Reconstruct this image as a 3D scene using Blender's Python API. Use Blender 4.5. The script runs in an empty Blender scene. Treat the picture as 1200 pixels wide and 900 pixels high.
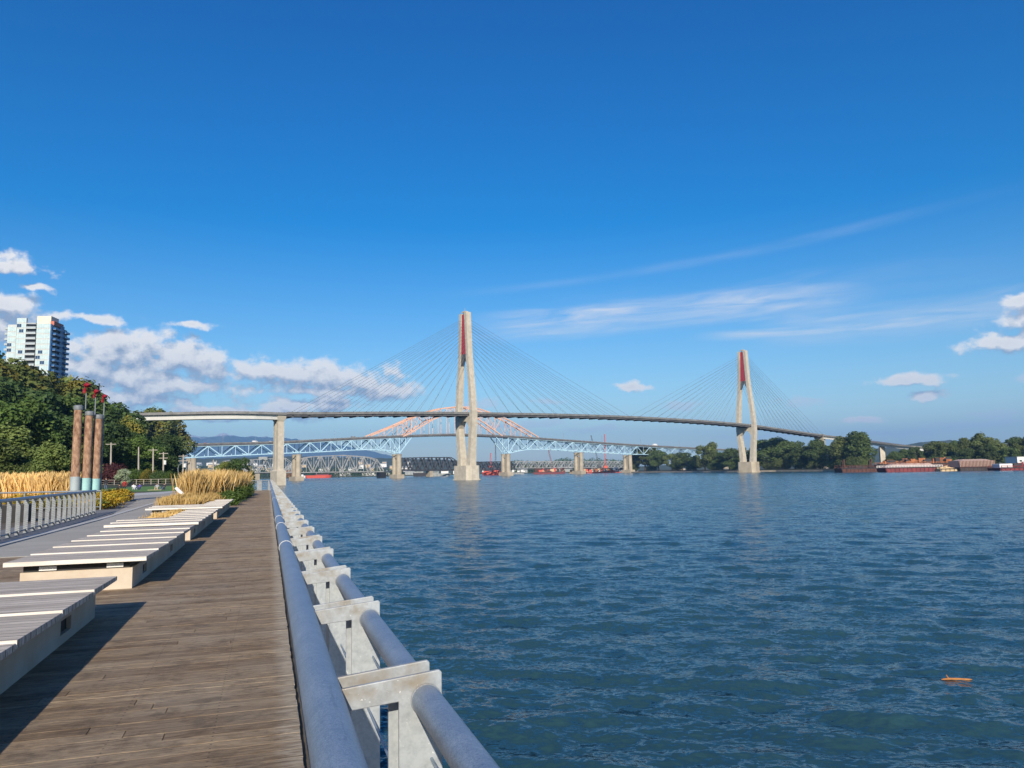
import bpy, bmesh, math, random
import numpy as np
from mathutils import Vector, Matrix

random.seed(7)
RNG = np.random.default_rng(7)
PI = math.pi
sc = bpy.context.scene
COL = sc.collection
R = math.radians

# ------------------------------------------------------------------ frame of reference
# world +Y runs along the promenade, the camera looks 17.6 degrees to the right of it; deck z = 0, river z = -4.4
YAW, PITCH, ROLL, FPX = R(17.6), math.atan(101.8/900), R(1.1), 900.0
CY, SY = math.cos(YAW), math.sin(YAW)
EYE = 1.6
WATER = -4.4

def W(xc, yc, z=0.0):
    """a point given as metres right of / ahead of the viewpoint -> world"""
    return Vector((xc*CY + yc*SY, -xc*SY + yc*CY, z))
def yh(px): return 551.8 + 0.0193*(600-px)
def base_px(px, py):
    """bearing of the foot of a vertical seen at (px, py): the camera is tilted up and slightly rolled"""
    return px - ((600-px)/7800 - .0193)*(yh(px)-py)
def at(px, D, py=None, z=0.0):
    """bearing px at distance D; height from py if given"""
    if py is not None:
        z = EYE + (yh(px)-py)/FPX*D
        px = base_px(px, py)
    return W((px-600)/FPX*D, D, z)
def zof(px, py, D): return EYE + (yh(px)-py)/FPX*D

# ------------------------------------------------------------------ tagging
def tag(o, label=None, cat=None, group=None, kind=None):
    if label: o['label'] = label
    if cat: o['category'] = cat
    if group: o['group'] = group
    if kind: o['kind'] = kind
    return o
def empty(name, loc, label=None, cat=None, group=None, rz=0.0):
    o = bpy.data.objects.new(name, None)
    o.empty_display_size = 0.3
    o.location = loc; o.rotation_euler = (0, 0, rz)
    COL.objects.link(o)
    return tag(o, label, cat, group)
def copy_tree(o, parent=None):
    c = o.copy(); COL.objects.link(c); c.parent = parent
    for ch in list(o.children):
        copy_tree(ch, c)
    return c
def root_loc(o):
    l = Vector((0, 0, 0))
    while o is not None:
        l += Vector(o.location); o = o.parent
    return l

# ------------------------------------------------------------------ mesh builder
class MB:
    def __init__(s): s.v = []; s.f = []; s.m = []
    def quad(s, a, b, c, d, m=0):
        n = len(s.v); s.v += [tuple(a), tuple(b), tuple(c), tuple(d)]; s.f.append((n, n+1, n+2, n+3)); s.m.append(m)
    def frame_box(s, o, ax, ay, az, m=0):
        """box with centre o and half-axis vectors"""
        n = len(s.v); o = Vector(o); ax = Vector(ax); ay = Vector(ay); az = Vector(az)
        for k in (-1, 1):
            for j in (-1, 1):
                for i in (-1, 1):
                    s.v.append(tuple(o + ax*i + ay*j + az*k))
        for f in ((0,2,3,1),(4,5,7,6),(0,1,5,4),(2,6,7,3),(0,4,6,2),(1,3,7,5)):
            s.f.append(tuple(n+i for i in f)); s.m.append(m)
        return s
    def box(s, x0, x1, y0, y1, z0, z1, m=0):
        return s.frame_box(((x0+x1)/2, (y0+y1)/2, (z0+z1)/2), ((x1-x0)/2,0,0), (0,(y1-y0)/2,0), (0,0,(z1-z0)/2), m)
    def beam(s, p, q, w, h=None, m=0, up=(0,0,1)):
        p = Vector(p); q = Vector(q); h = w if h is None else h
        d = q-p; L = d.length
        if L < 1e-6: return s
        d /= L; u = Vector(up)
        if abs(d.dot(u)) > .98: u = Vector((0,1,0))
        a = d.cross(u).normalized(); b = a.cross(d).normalized()
        return s.frame_box((p+q)/2, d*L/2, a*w/2, b*h/2, m)
    def tube(s, pts, r, seg=8, m=0, cap=True):
        pts = [Vector(p) for p in pts]
        rr = r if isinstance(r, (list, tuple)) else [r]*len(pts)
        n0 = len(s.v)
        prev = None
        for i, p in enumerate(pts):
            d = (pts[min(i+1, len(pts)-1)] - pts[max(i-1, 0)]).normalized()
            u = Vector((0,0,1)) if abs(d.z) < .95 else Vector((0,1,0))
            a = d.cross(u).normalized(); b = a.cross(d).normalized()
            for k in range(seg):
                t = 2*PI*k/seg
                s.v.append(tuple(p + a*math.cos(t)*rr[i] + b*math.sin(t)*rr[i]))
        for i in range(len(pts)-1):
            for k in range(seg):
                k2 = (k+1) % seg
                s.f.append((n0+i*seg+k, n0+(i+1)*seg+k, n0+(i+1)*seg+k2, n0+i*seg+k2)); s.m.append(m)
        if cap:
            s.f.append(tuple(n0+k for k in range(seg))); s.m.append(m)
            e = n0+(len(pts)-1)*seg
            s.f.append(tuple(e+k for k in reversed(range(seg)))); s.m.append(m)
        return s
    def prism(s, poly, z0, z1, m=0):
        """vertical prism over a CCW polygon [(x,y)]"""
        n = len(s.v); k = len(poly)
        s.v += [(x, y, z0) for x, y in poly] + [(x, y, z1) for x, y in poly]
        s.f.append(tuple(n+i for i in reversed(range(k)))); s.m.append(m)
        s.f.append(tuple(n+k+i for i in range(k))); s.m.append(m)
        for i in range(k):
            j = (i+1) % k
            s.f.append((n+i, n+j, n+k+j, n+k+i)); s.m.append(m)
        return s
    def loft(s, rings, m=0, caps=True):
        """closed rings of equal length"""
        n = len(s.v); k = len(rings[0])
        for r in rings: s.v += [tuple(p) for p in r]
        for i in range(len(rings)-1):
            for j in range(k):
                j2 = (j+1) % k
                s.f.append((n+i*k+j, n+i*k+j2, n+(i+1)*k+j2, n+(i+1)*k+j)); s.m.append(m)
        if caps:
            s.f.append(tuple(n+j for j in reversed(range(k)))); s.m.append(m)
            e = n+(len(rings)-1)*k
            s.f.append(tuple(e+j for j in range(k))); s.m.append(m)
        return s
    def build(s, name, mats, parent=None, origin=None, smooth=False, bevel=0.0, fixn=False):
        me = bpy.data.meshes.new(name)
        o0 = root_loc(parent) if parent is not None else Vector(origin if origin is not None else (0,0,0))
        me.from_pydata([(x-o0.x, y-o0.y, z-o0.z) for x, y, z in s.v], [], s.f)
        if not isinstance(mats, (list, tuple)): mats = [mats]
        for mm in mats: me.materials.append(mm)
        if len(mats) > 1: me.polygons.foreach_set('material_index', s.m)
        if fixn:
            bm = bmesh.new(); bm.from_mesh(me); bmesh.ops.recalc_face_normals(bm, faces=bm.faces); bm.to_mesh(me); bm.free()
        if smooth: me.polygons.foreach_set('use_smooth', [True]*len(me.polygons))
        me.update()
        ob = bpy.data.objects.new(name, me); COL.objects.link(ob)
        if parent is not None: ob.parent = parent
        else: ob.location = o0
        if bevel:
            b = ob.modifiers.new('bevel', 'BEVEL'); b.width = bevel; b.segments = 2; b.limit_method = 'ANGLE'; b.angle_limit = R(40)
        if smooth:
            try: me.set_sharp_from_angle(angle=R(40))
            except Exception: pass
        return ob

def np_mesh(name, V, F, mats, smooth=False):
    """V (n,3), F (m,k) numpy -> object"""
    me = bpy.data.meshes.new(name)
    k = F.shape[1]
    me.vertices.add(len(V)); me.vertices.foreach_set('co', V.astype(np.float32).ravel())
    me.loops.add(F.size); me.loops.foreach_set('vertex_index', F.astype(np.int32).ravel())
    me.polygons.add(len(F)); me.polygons.foreach_set('loop_start', np.arange(0, F.size, k, dtype=np.int32))
    try: me.polygons.foreach_set('loop_total', np.full(len(F), k, dtype=np.int32))
    except Exception: pass
    me.polygons.foreach_set('use_smooth', np.full(len(F), smooth))
    for m in (mats if isinstance(mats, (list, tuple)) else [mats]): me.materials.append(m)
    me.update(calc_edges=True)
    return me
def link(name, me, parent=None, loc=(0,0,0)):
    o = bpy.data.objects.new(name, me); COL.objects.link(o); o.location = loc
    if parent is not None: o.parent = parent
    return o

# ------------------------------------------------------------------ materials
class NT:
    def __init__(s, nt): s.nt = nt; s.N = nt.nodes; s.L = nt.links
    def n(s, t, **kw):
        x = s.N.new(t)
        for k, v in kw.items():
            if hasattr(x, k): setattr(x, k, v)
        return x
    def setin(s, node, key, val):
        if val is None: return
        if isinstance(val, bpy.types.NodeSocket): s.L.new(val, node.inputs[key])
        else: node.inputs[key].default_value = val
    def math(s, op, a, b=None, c=None, clamp=False):
        x = s.n('ShaderNodeMath', operation=op, use_clamp=clamp)
        s.setin(x, 0, a); s.setin(x, 1, b); s.setin(x, 2, c)
        return x.outputs[0]
    def vmath(s, op, a, b=None, c=None):
        x = s.n('ShaderNodeVectorMath', operation=op)
        s.setin(x, 0, a); s.setin(x, 1, b); s.setin(x, 2, c)
        return x.outputs['Value'] if op in ('LENGTH', 'DOT_PRODUCT') else x.outputs[0]
    def noise(s, vec, scale, detail=4, rough=.5, dist=0.0, fac=True):
        x = s.n('ShaderNodeTexNoise'); s.setin(x, 'Vector', vec)
        x.inputs['Scale'].default_value = scale; x.inputs['Detail'].default_value = detail
        x.inputs['Roughness'].default_value = rough; x.inputs['Distortion'].default_value = dist
        return x.outputs[0 if fac else 1]
    def mapr(s, v, a, b, c=0.0, d=1.0, smooth=False):
        x = s.n('ShaderNodeMapRange', clamp=True)
        if smooth: x.interpolation_type = 'SMOOTHSTEP'
        s.setin(x, 0, v); s.setin(x, 1, a); s.setin(x, 2, b); s.setin(x, 3, c); s.setin(x, 4, d)
        return x.outputs[0]
    def mix(s, f, a, b, mode='MIX'):
        x = s.n('ShaderNodeMix', data_type='RGBA', blend_type=mode)
        s.setin(x, 0, f)
        for key, v in ((6, a), (7, b)):
            if isinstance(v, (tuple, list)): v = tuple(v) + ((1,) if len(v) == 3 else ())
            s.setin(x, key, v)
        return x.outputs[2]
    def scalev(s, vec, sx, sy, sz):
        return s.vmath('MULTIPLY', vec, (sx, sy, sz))
    def bump(s, h, strength=.3, dist=.01, normal=None):
        x = s.n('ShaderNodeBump'); s.setin(x, 'Height', h); x.inputs['Strength'].default_value = strength
        x.inputs['Distance'].default_value = dist
        if normal is not None: s.L.new(normal, x.inputs['Normal'])
        return x.outputs[0]
def newmat(name):
    m = bpy.data.materials.new(name); m.use_nodes = True
    t = NT(m.node_tree); b = m.node_tree.nodes['Principled BSDF']
    return m, t, b
def obj_co(t): return t.n('ShaderNodeTexCoord').outputs['Object']
def world_co(t): return t.n('ShaderNodeNewGeometry').outputs['Position']

def simple(name, c1, c2=None, rough=.7, metal=0.0, scale=3.0, bump=0.0, bscale=None, stretch=(1,1,1), isl=0.0, orand=0.0, spec=None, detail=5):
    """two-tone noise material; isl/orand add brightness variation per loose piece / per object"""
    m, t, b = newmat(name)
    co = t.scalev(obj_co(t), *stretch)
    c2 = c2 or tuple(x*.75 for x in c1)
    col = t.mix(t.mapr(t.noise(co, scale, detail, .6), .35, .65), c1, c2)
    if isl:
        r = t.n('ShaderNodeNewGeometry').outputs['Random Per Island']
        f = t.mapr(r, 0, 1, 1-isl, 1+isl)
        col = t.vmath('SCALE', col); t.setin(col.node, 3, f)
    if orand:
        r = t.n('ShaderNodeObjectInfo').outputs['Random']
        f = t.mapr(r, 0, 1, 1-orand, 1+orand)
        col = t.vmath('SCALE', col); t.setin(col.node, 3, f)
    t.setin(b, 'Base Color', col)
    b.inputs['Roughness'].default_value = rough; b.inputs['Metallic'].default_value = metal
    if spec is not None: b.inputs['Specular IOR Level'].default_value = spec
    if bump:
        t.setin(b, 'Normal', t.bump(t.noise(co, bscale or scale*4, 5, .6), bump, .02))
    return m

M = {}
M['concrete'] = simple('concrete', (.55,.50,.40), (.43,.385,.30), .85, scale=.35, bump=.2, bscale=6)
M['pier_concrete'] = simple('pier_concrete', (.46,.40,.30), (.33,.28,.2), .85, scale=.12, detail=8)
M['bench_concrete'] = simple('bench_concrete', (.60,.52,.41), (.48,.38,.27), .85, scale=1.4, bump=.15, bscale=30)
M['white_girder'] = simple('white_girder', (.80,.80,.76), (.72,.72,.68), .6, scale=.2)
M['deck_dark'] = simple('deck_dark', (.13,.13,.13), (.07,.07,.075), .8, scale=.3)
M['deck_grey'] = simple('deck_grey', (.22,.22,.21), (.14,.14,.135), .8, scale=.3)
M['asphalt'] = simple('asphalt', (.06,.06,.06), (.04,.04,.04), .9)
M['red_steel'] = simple('red_steel', (.44,.024,.03), (.36,.02,.027), .5, scale=.3)
M['blue_steel'] = simple('blue_steel', (.50,.72,.82), (.40,.62,.74), .5, scale=.08)
M['orange_steel'] = simple('orange_steel', (.80,.47,.31), (.70,.38,.24), .5, scale=.08)
M['rail_steel'] = simple('rail_steel', (.38,.39,.38), (.25,.25,.24), .6, scale=.1)
M['dark_steel'] = simple('dark_steel', (.06,.065,.07), (.03,.03,.035), .6, scale=.2)
M['black'] = simple('black', (.015,.015,.016), (.01,.01,.01), .7)
M['cable'] = simple('cable', (.16,.19,.22), (.12,.15,.18), .5)
M['bark'] = simple('bark', (.10,.075,.05), (.05,.04,.03), .95, scale=3, stretch=(1,1,.2), bump=.5)
M['pale_pole'] = simple('pale_pole', (.42,.38,.32), (.3,.27,.23), .9, scale=1, stretch=(1,1,.2))
M['grey_metal'] = simple('grey_metal', (.25,.27,.285), (.18,.20,.21), .5, .2, scale=6)
M['white_paint'] = simple('white_paint', (.78,.77,.74), (.68,.67,.63), .6)
M['rust'] = simple('rust', (.13,.05,.032), (.065,.03,.024), .9, scale=.6, isl=.3)
M['rust_orange'] = simple('rust_orange', (.38,.14,.05), (.22,.08,.035), .85, scale=.5, isl=.25)
M['barge_red'] = simple('barge_red', (.22,.028,.03), (.14,.022,.025), .6, scale=.3)
M['barge_dark'] = simple('barge_dark', (.05,.045,.045), (.03,.028,.03), .8, scale=.3)
M['chips'] = simple('chips', (.50,.36,.29), (.38,.25,.21), .95, scale=1.5, bump=.8)
M['tan'] = simple('tan', (.62,.47,.28), (.5,.36,.2), .8)
M['tug_red'] = simple('tug_red', (.62,.09,.05), (.5,.07,.04), .5)
M['ship_grey'] = simple('ship_grey', (.34,.36,.34), (.22,.24,.23), .7, scale=.4)
M['glass_dark'] = simple('glass_dark', (.03,.05,.07), (.02,.035,.05), .1)
M['skin'] = simple('skin', (.5,.3,.2), (.45,.26,.17), .6)
M['hair'] = simple('hair', (.03,.02,.015), (.02,.015,.01), .8)
M['sand'] = simple('sand', (.42,.36,.27), (.30,.25,.19), .95, scale=.2)
M['rock'] = simple('rock', (.16,.15,.13), (.08,.075,.07), .95, scale=1.0, bump=.8)
M['soil'] = simple('soil', (.14,.11,.075), (.08,.065,.045), .95, scale=1)
def cloth(name, c): return simple('cloth_'+name, c, tuple(x*.8 for x in c), .9)
M['c_black'] = cloth('black', (.025,.025,.03)); M['c_red'] = cloth('red', (.3,.03,.025)); M['c_white'] = cloth('white', (.75,.75,.75))
M['c_purple'] = cloth('purple', (.08,.06,.30)); M['c_denim'] = cloth('denim', (.10,.14,.22)); M['c_grey'] = cloth('grey', (.3,.32,.34)); M['c_brown'] = cloth('brown', (.22,.1,.06))
M['tan_cloth'] = cloth('tan', (.6,.5,.3))

def leaf_mat(name, c1, c2, c3=None):
    m, t, b = newmat(name)
    g = t.n('ShaderNodeNewGeometry'); r = g.outputs['Random Per Island']
    col = t.mix(r, c1, c2)
    if c3: col = t.mix(t.mapr(t.noise(obj_co(t), .35, 3), .52, .62), col, c3)
    big = t.mapr(t.noise(obj_co(t), .25, 3), .3, .7, .7, 1.25)
    rnd = t.mapr(t.n('ShaderNodeObjectInfo').outputs['Random'], 0, 1, .75, 1.25)
    col = t.vmath('SCALE', col); t.setin(col.node, 3, t.math('MULTIPLY', big, rnd))
    t.setin(b, 'Base Color', col); b.inputs['Roughness'].default_value = .65
    b.inputs['Specular IOR Level'].default_value = .25
    tr = t.n('ShaderNodeBsdfTranslucent'); t.setin(tr, 'Color', col)
    mx = t.n('ShaderNodeMixShader'); mx.inputs[0].default_value = .22
    t.L.new(b.outputs[0], mx.inputs[1]); t.L.new(tr.outputs[0], mx.inputs[2])
    out = [n for n in t.N if n.type == 'OUTPUT_MATERIAL'][0]
    t.L.new(mx.outputs[0], out.inputs[0])
    return m
M['leaf_green'] = leaf_mat('leaf_green', (.065,.12,.022), (.12,.18,.04))
M['leaf_olive'] = leaf_mat('leaf_olive', (.10,.14,.03), (.17,.20,.045), (.20,.175,.03))
M['leaf_dark'] = leaf_mat('leaf_dark', (.04,.08,.022), (.08,.125,.035))
M['leaf_bright'] = leaf_mat('leaf_bright', (.11,.16,.035), (.17,.21,.06))
M['leaf_yellow'] = leaf_mat('leaf_yellow', (.22,.20,.03), (.30,.22,.03), (.10,.13,.03))
M['leaf_purple'] = leaf_mat('leaf_purple', (.09,.03,.035), (.14,.05,.05))
M['leaf_pale'] = leaf_mat('leaf_pale', (.22,.30,.15), (.45,.50,.35))
M['leaf_shore'] = leaf_mat('leaf_shore', (.065,.105,.028), (.12,.165,.05))
M['leaf_shore2'] = leaf_mat('leaf_shore2', (.10,.13,.035), (.16,.19,.06))
M['straw'] = leaf_mat('straw', (.68,.44,.15), (.87,.62,.27))
M['straw_low'] = leaf_mat('straw_low', (.58,.38,.12), (.72,.50,.20))
M['flower'] = leaf_mat('flower', (.42,.36,.03), (.55,.30,.03), (.10,.14,.03))
M['lawn_blade'] = leaf_mat('lawn_blade', (.09,.18,.03), (.13,.23,.045))

# boardwalk planks
def plank_mat():
    m, t, b = newmat('weathered_boards')
    p = world_co(t); g = t.n('ShaderNodeNewGeometry').outputs['Random Per Island']
    isl = t.n('ShaderNodeCombineXYZ'); t.setin(isl, 0, t.math('MULTIPLY', g, 37.0)); t.setin(isl, 2, t.math('MULTIPLY', g, 91.0))
    pj = t.vmath('ADD', p, isl.outputs[0])
    grain = t.noise(t.scalev(pj, 2.6, 24, 6), 2.0, 8, .72, .8)
    fine = t.noise(t.scalev(pj, 9, 80, 6), 2.0, 5, .75)
    blot = t.noise(p, 1.1, 6, .65)
    col = t.mix(g, (.27,.185,.110), (.48,.36,.23))
    col = t.mix(t.mapr(grain, .42, .56), t.vmath('MULTIPLY', col, (.54,.51,.47)), col)
    col = t.mix(t.mapr(blot, .42, .72, 0, .6), col, (.36,.30,.22))
    dirt = t.noise(p, 3.3, 8, .75)
    col = t.mix(t.mapr(dirt, .50, .62, 0, .5), col, (.095,.07,.048))
    spl = t.math('GREATER_THAN', t.math('ADD', fine, t.math('MULTIPLY', grain, .5)), .93)
    col = t.mix(t.math('MULTIPLY', spl, .55), col, (.55,.45,.32))
    knot = t.n('ShaderNodeTexVoronoi'); t.setin(knot, 'Vector', t.scalev(p, 1.6, 5.0, 1)); knot.inputs['Scale'].default_value = 1.3
    col = t.mix(t.mapr(knot.outputs['Distance'], .03, .10, .75, 0), col, (.035,.025,.02))
    sx = t.n('ShaderNodeSeparateXYZ'); t.setin(sx, 0, p)
    nv_ = t.n('ShaderNodeCombineXYZ'); t.setin(nv_, 0, t.math('SUBTRACT', t.math('FRACT', t.math('DIVIDE', sx.outputs[0], .61)), .5)); t.setin(nv_, 1, t.math('MULTIPLY', t.math('SUBTRACT', t.math('FRACT', t.math('DIVIDE', sx.outputs[1], .0743)), .5), .12))
    nail = t.math('LESS_THAN', t.vmath('LENGTH', nv_.outputs[0]), .012)
    col = t.mix(t.math('MULTIPLY', nail, .7), col, (.04,.03,.025))
    edge = t.math('ADD', sx.outputs[0], t.math('MULTIPLY', t.noise(t.scalev(p, 2, 9, 1), 1.4, 4), .22))
    col = t.mix(t.math('MULTIPLY', t.mapr(edge, .17, .27, 0, .8), t.mapr(grain, .35, .55)), col, (.50,.43,.33))
    t.setin(b, 'Base Color', col); b.inputs['Roughness'].default_value = .85; b.inputs['Specular IOR Level'].default_value = .3
    h = t.math('ADD', grain, t.math('MULTIPLY', fine, .6))
    t.setin(b, 'Normal', t.bump(h, .9, .02))
    return m
M['boards'] = plank_mat()
def bench_mat():
    m, t, b = newmat('silvered_timber')
    p = world_co(t)
    sx = t.n('ShaderNodeSeparateXYZ'); t.setin(sx, 0, p)
    grain = t.noise(t.scalev(p, 1.0, 30, 8), 1.6, 6, .65, .5)
    y = t.math('DIVIDE', sx.outputs[1], .145)
    cell = t.math('FLOOR', y); fr = t.math('FRACT', y)
    wn = t.n('ShaderNodeTexWhiteNoise', noise_dimensions='1D'); t.setin(wn, 'W', cell)
    col = t.mix(wn.outputs[0], (.58,.50,.40), (.82,.73,.60))
    col = t.mix(t.mapr(grain, .36, .6), t.vmath('MULTIPLY', col, (.50,.47,.44)), col)
    gap = t.math('LESS_THAN', fr, .085)
    stain = t.noise(p, 2.1, 8, .72)
    col = t.mix(t.mapr(stain, .5, .68, 0, .35), col, (.30,.25,.19))
    col = t.mix(gap, col, (.05,.04,.035))
    t.setin(b, 'Base Color', col); b.inputs['Roughness'].default_value = .8
    t.setin(b, 'Normal', t.bump(t.math('SUBTRACT', grain, t.math('MULTIPLY', gap, .8)), .5, .012))
    return m
M['bench_wood'] = bench_mat()
M['bench_edge'] = simple('bench_edge', (.80,.76,.68), (.62,.57,.48), .8, scale=4, stretch=(.3,1,6), bump=.3, bscale=20)
def galv_mat(name, c1, c2, metal=.35, rough=.42):
    m, t, b = newmat(name)
    p = obj_co(t)
    v = t.n('ShaderNodeTexVoronoi'); t.setin(v, 'Vector', t.vmath('ADD', t.scalev(p, 1,.5,1), t.vmath('SCALE', t.noise(p, 20, 3, fac=False)))); v.inputs['Scale'].default_value = 55
    v2 = v.outputs['Color']
    g = t.n('ShaderNodeSeparateXYZ'); t.setin(g, 0, v2)
    f = t.math('ADD', t.math('MULTIPLY', g.outputs[0], .45), t.math('MULTIPLY', t.noise(p, 9, 6, .7), .6))
    col = t.mix(t.mapr(f, .25, .85), c1, c2)
    streak = t.mapr(t.noise(t.scalev(p, 30, 3, 30), 1.2, 5, .7), .58, .75, 0, .5)
    col = t.mix(streak, col, tuple(x*.7 for x in c1))
    t.setin(b, 'Base Color', col); b.inputs['Metallic'].default_value = metal
    t.setin(b, 'Roughness', t.mapr(f, .2, .9, rough-.04, rough+.2))
    t.setin(b, 'Normal', t.bump(t.noise(p, 60, 4), .25, .006))
    return m
M['galv'] = galv_mat('galvanised_steel', (.17,.23,.30), (.42,.49,.55), metal=.5)
def bracket_mat():
    m, t, b = newmat('painted_bracket')
    p = obj_co(t); rnd = t.n('ShaderNodeObjectInfo').outputs['Random']
    sh = t.vmath('ADD', p, t.vmath('SCALE', (3.1, 7.7, 1.9)))
    t.setin(sh.node.inputs[1].links[0].from_node, 3, rnd)
    sx = t.n('ShaderNodeSeparateXYZ'); t.setin(sx, 0, p)
    n1 = t.noise(sh, 9, 5, .6)
    arm = t.math('MULTIPLY', t.mapr(sx.outputs[2], -.02, .03), t.mapr(sx.outputs[0], .03, .0, 0, 1))
    st = t.math('MULTIPLY', arm, t.mapr(n1, .42, .66))
    base = t.mix(t.mapr(t.noise(sh, 35, 4, .7), .4, .7), (.39,.42,.43), (.28,.31,.325))
    col = t.mix(t.math('MULTIPLY', st, .85), base, (.23,.185,.12))
    spk = t.math('GREATER_THAN', t.noise(sh, 160, 2), .73)
    col = t.mix(t.math('MULTIPLY', spk, .6), col, (.85,.84,.8))
    t.setin(b, 'Base Color', col); b.inputs['Roughness'].default_value = .5; b.inputs['Metallic'].default_value = .1
    t.setin(b, 'Normal', t.bump(t.noise(p, 90, 3), .1, .003))
    return m
M['bracket'] = bracket_mat()
def paving_mat():
    m, t, b = newmat('plaza_concrete')
    p = world_co(t); sx = t.n('ShaderNodeSeparateXYZ'); t.setin(sx, 0, p)
    f1 = t.math('LESS_THAN', t.math('FRACT', t.math('DIVIDE', t.math('ADD', sx.outputs[1], .7), 3.0)), .012)
    f2 = t.math('LESS_THAN', t.math('FRACT', t.math('DIVIDE', t.math('ADD', sx.outputs[0], .2), 1.55)), .02)
    j = t.math('MAXIMUM', f1, f2)
    col = t.mix(t.mapr(t.noise(p, .5, 6, .65), .35, .7), (.36,.34,.295), (.44,.42,.365))
    col = t.mix(t.mapr(t.noise(p, 30, 3), .4, .7, 0, .3), col, (.2,.2,.19))
    col = t.mix(t.math('MULTIPLY', j, .7), col, (.09,.09,.085))
    t.setin(b, 'Base Color', col); b.inputs['Roughness'].default_value = .95; b.inputs['Specular IOR Level'].default_value = .15
    t.setin(b, 'Normal', t.bump(t.noise(p, 40, 4), .2, .005))
    return m
M['paving'] = paving_mat()
M['paving_light'] = simple('paving_light', (.50,.49,.46), (.42,.41,.38), .9, scale=.6)
M['paving_dark'] = simple('paving_dark', (.20,.20,.20), (.15,.15,.15), .9, scale=1)
M['lawn'] = simple('lawn', (.075,.17,.025), (.11,.22,.04), .95, scale=.4, bump=.6, bscale=12)
M['hill_forest'] = simple('hill_forest', (.035,.055,.03), (.07,.085,.045), .95, scale=.012, bump=1.0, bscale=.05, detail=8)
M['hillside'] = simple('hillside', (.05,.06,.025), (.03,.035,.015), .95, scale=.3)
def mountain_mat():
    m, t, b = newmat('mountain')
    p = world_co(t); sx = t.n('ShaderNodeSeparateXYZ'); t.setin(sx, 0, p)
    hz = t.math('ADD', sx.outputs[2], t.math('MULTIPLY', t.noise(p, .004, 5), 160))
    col = t.mix(t.mapr(hz, 700, 740), t.mix(t.mapr(t.noise(p, .002, 6), .4, .6), (.04,.06,.05), (.08,.09,.07)), (.55,.55,.56))
    t.setin(b, 'Base Color', col); b.inputs['Roughness'].default_value = 1.0
    return m
M['mountain'] = mountain_mat()
def water_mat():
    m, t, b = newmat('river_water')
    p = world_co(t)
    v1 = t.n('ShaderNodeVectorRotate', rotation_type='Z_AXIS'); t.setin(v1, 'Vector', p); v1.inputs['Angle'].default_value = YAW+.15
    q = v1.outputs[0]
    gust = t.noise(t.scalev(q, .010, .022, 1), 1.0, 4, .6)
    tot = None
    for sx_, sy_, det, amp in ((.16,.42,2,.26), (.9,2.2,1.5,.40), (2.6,6.0,1,.62), (7,14,1,.48)):
        nz = t.vmath('SUBTRACT', t.noise(t.scalev(q, sx_, sy_, 1), 1.0, det, .55, .3, fac=False), (.5,.5,.5))
        nz = t.vmath('MULTIPLY', nz, (amp*.75, amp*1.25, 0))
        tot = nz if tot is None else t.vmath('ADD', tot, nz)
    # back from wave frame to world
    v2 = t.n('ShaderNodeVectorRotate', rotation_type='Z_AXIS', invert=True); t.setin(v2, 'Vector', tot); v2.inputs['Angle'].default_value = YAW+.15
    sc_ = t.vmath('SCALE', v2.outputs[0]); t.setin(sc_.node, 3, t.mapr(gust, .3, .7, .75, 1.45))
    nn = t.vmath('NORMALIZE', t.vmath('ADD', t.n('ShaderNodeNewGeometry').outputs['Normal'], sc_))
    t.setin(b, 'Base Color', t.mix(t.mapr(gust, .3, .7), (.019,.056,.070), (.025,.070,.085)))
    b.inputs['IOR'].default_value = 1.333; b.inputs['Roughness'].default_value = .13
    t.setin(b, 'Normal', nn)
    return m
WB1, WB2 = .30, .075
M['water'] = water_mat()

# ================================================================== SETTING
def pxae(px, py):
    """picture bearing -> azimuth / elevation of the sky there"""
    c, s = math.cos(ROLL), math.sin(ROLL)
    x, y = (px-600)/900, (450-py)/900
    xr, yr = x*c + y*s, -x*s + y*c
    cp, sp = math.cos(PITCH), math.sin(PITCH)
    d = Vector((xr, cp - yr*sp, sp + yr*cp)).normalized()
    return math.atan2(d.x, d.y), math.asin(d.z)
def sheet(name, poly, z, mat, thick=None, kind='structure'):
    mb = MB()
    if thick: mb.prism(poly, z-thick, z)
    else:
        n = len(mb.v); mb.v += [(x, y, z) for x, y in poly]; mb.f.append(tuple(range(n, n+len(poly)))); mb.m.append(0)
    return tag(mb.build(name, mat), kind=kind)

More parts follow.
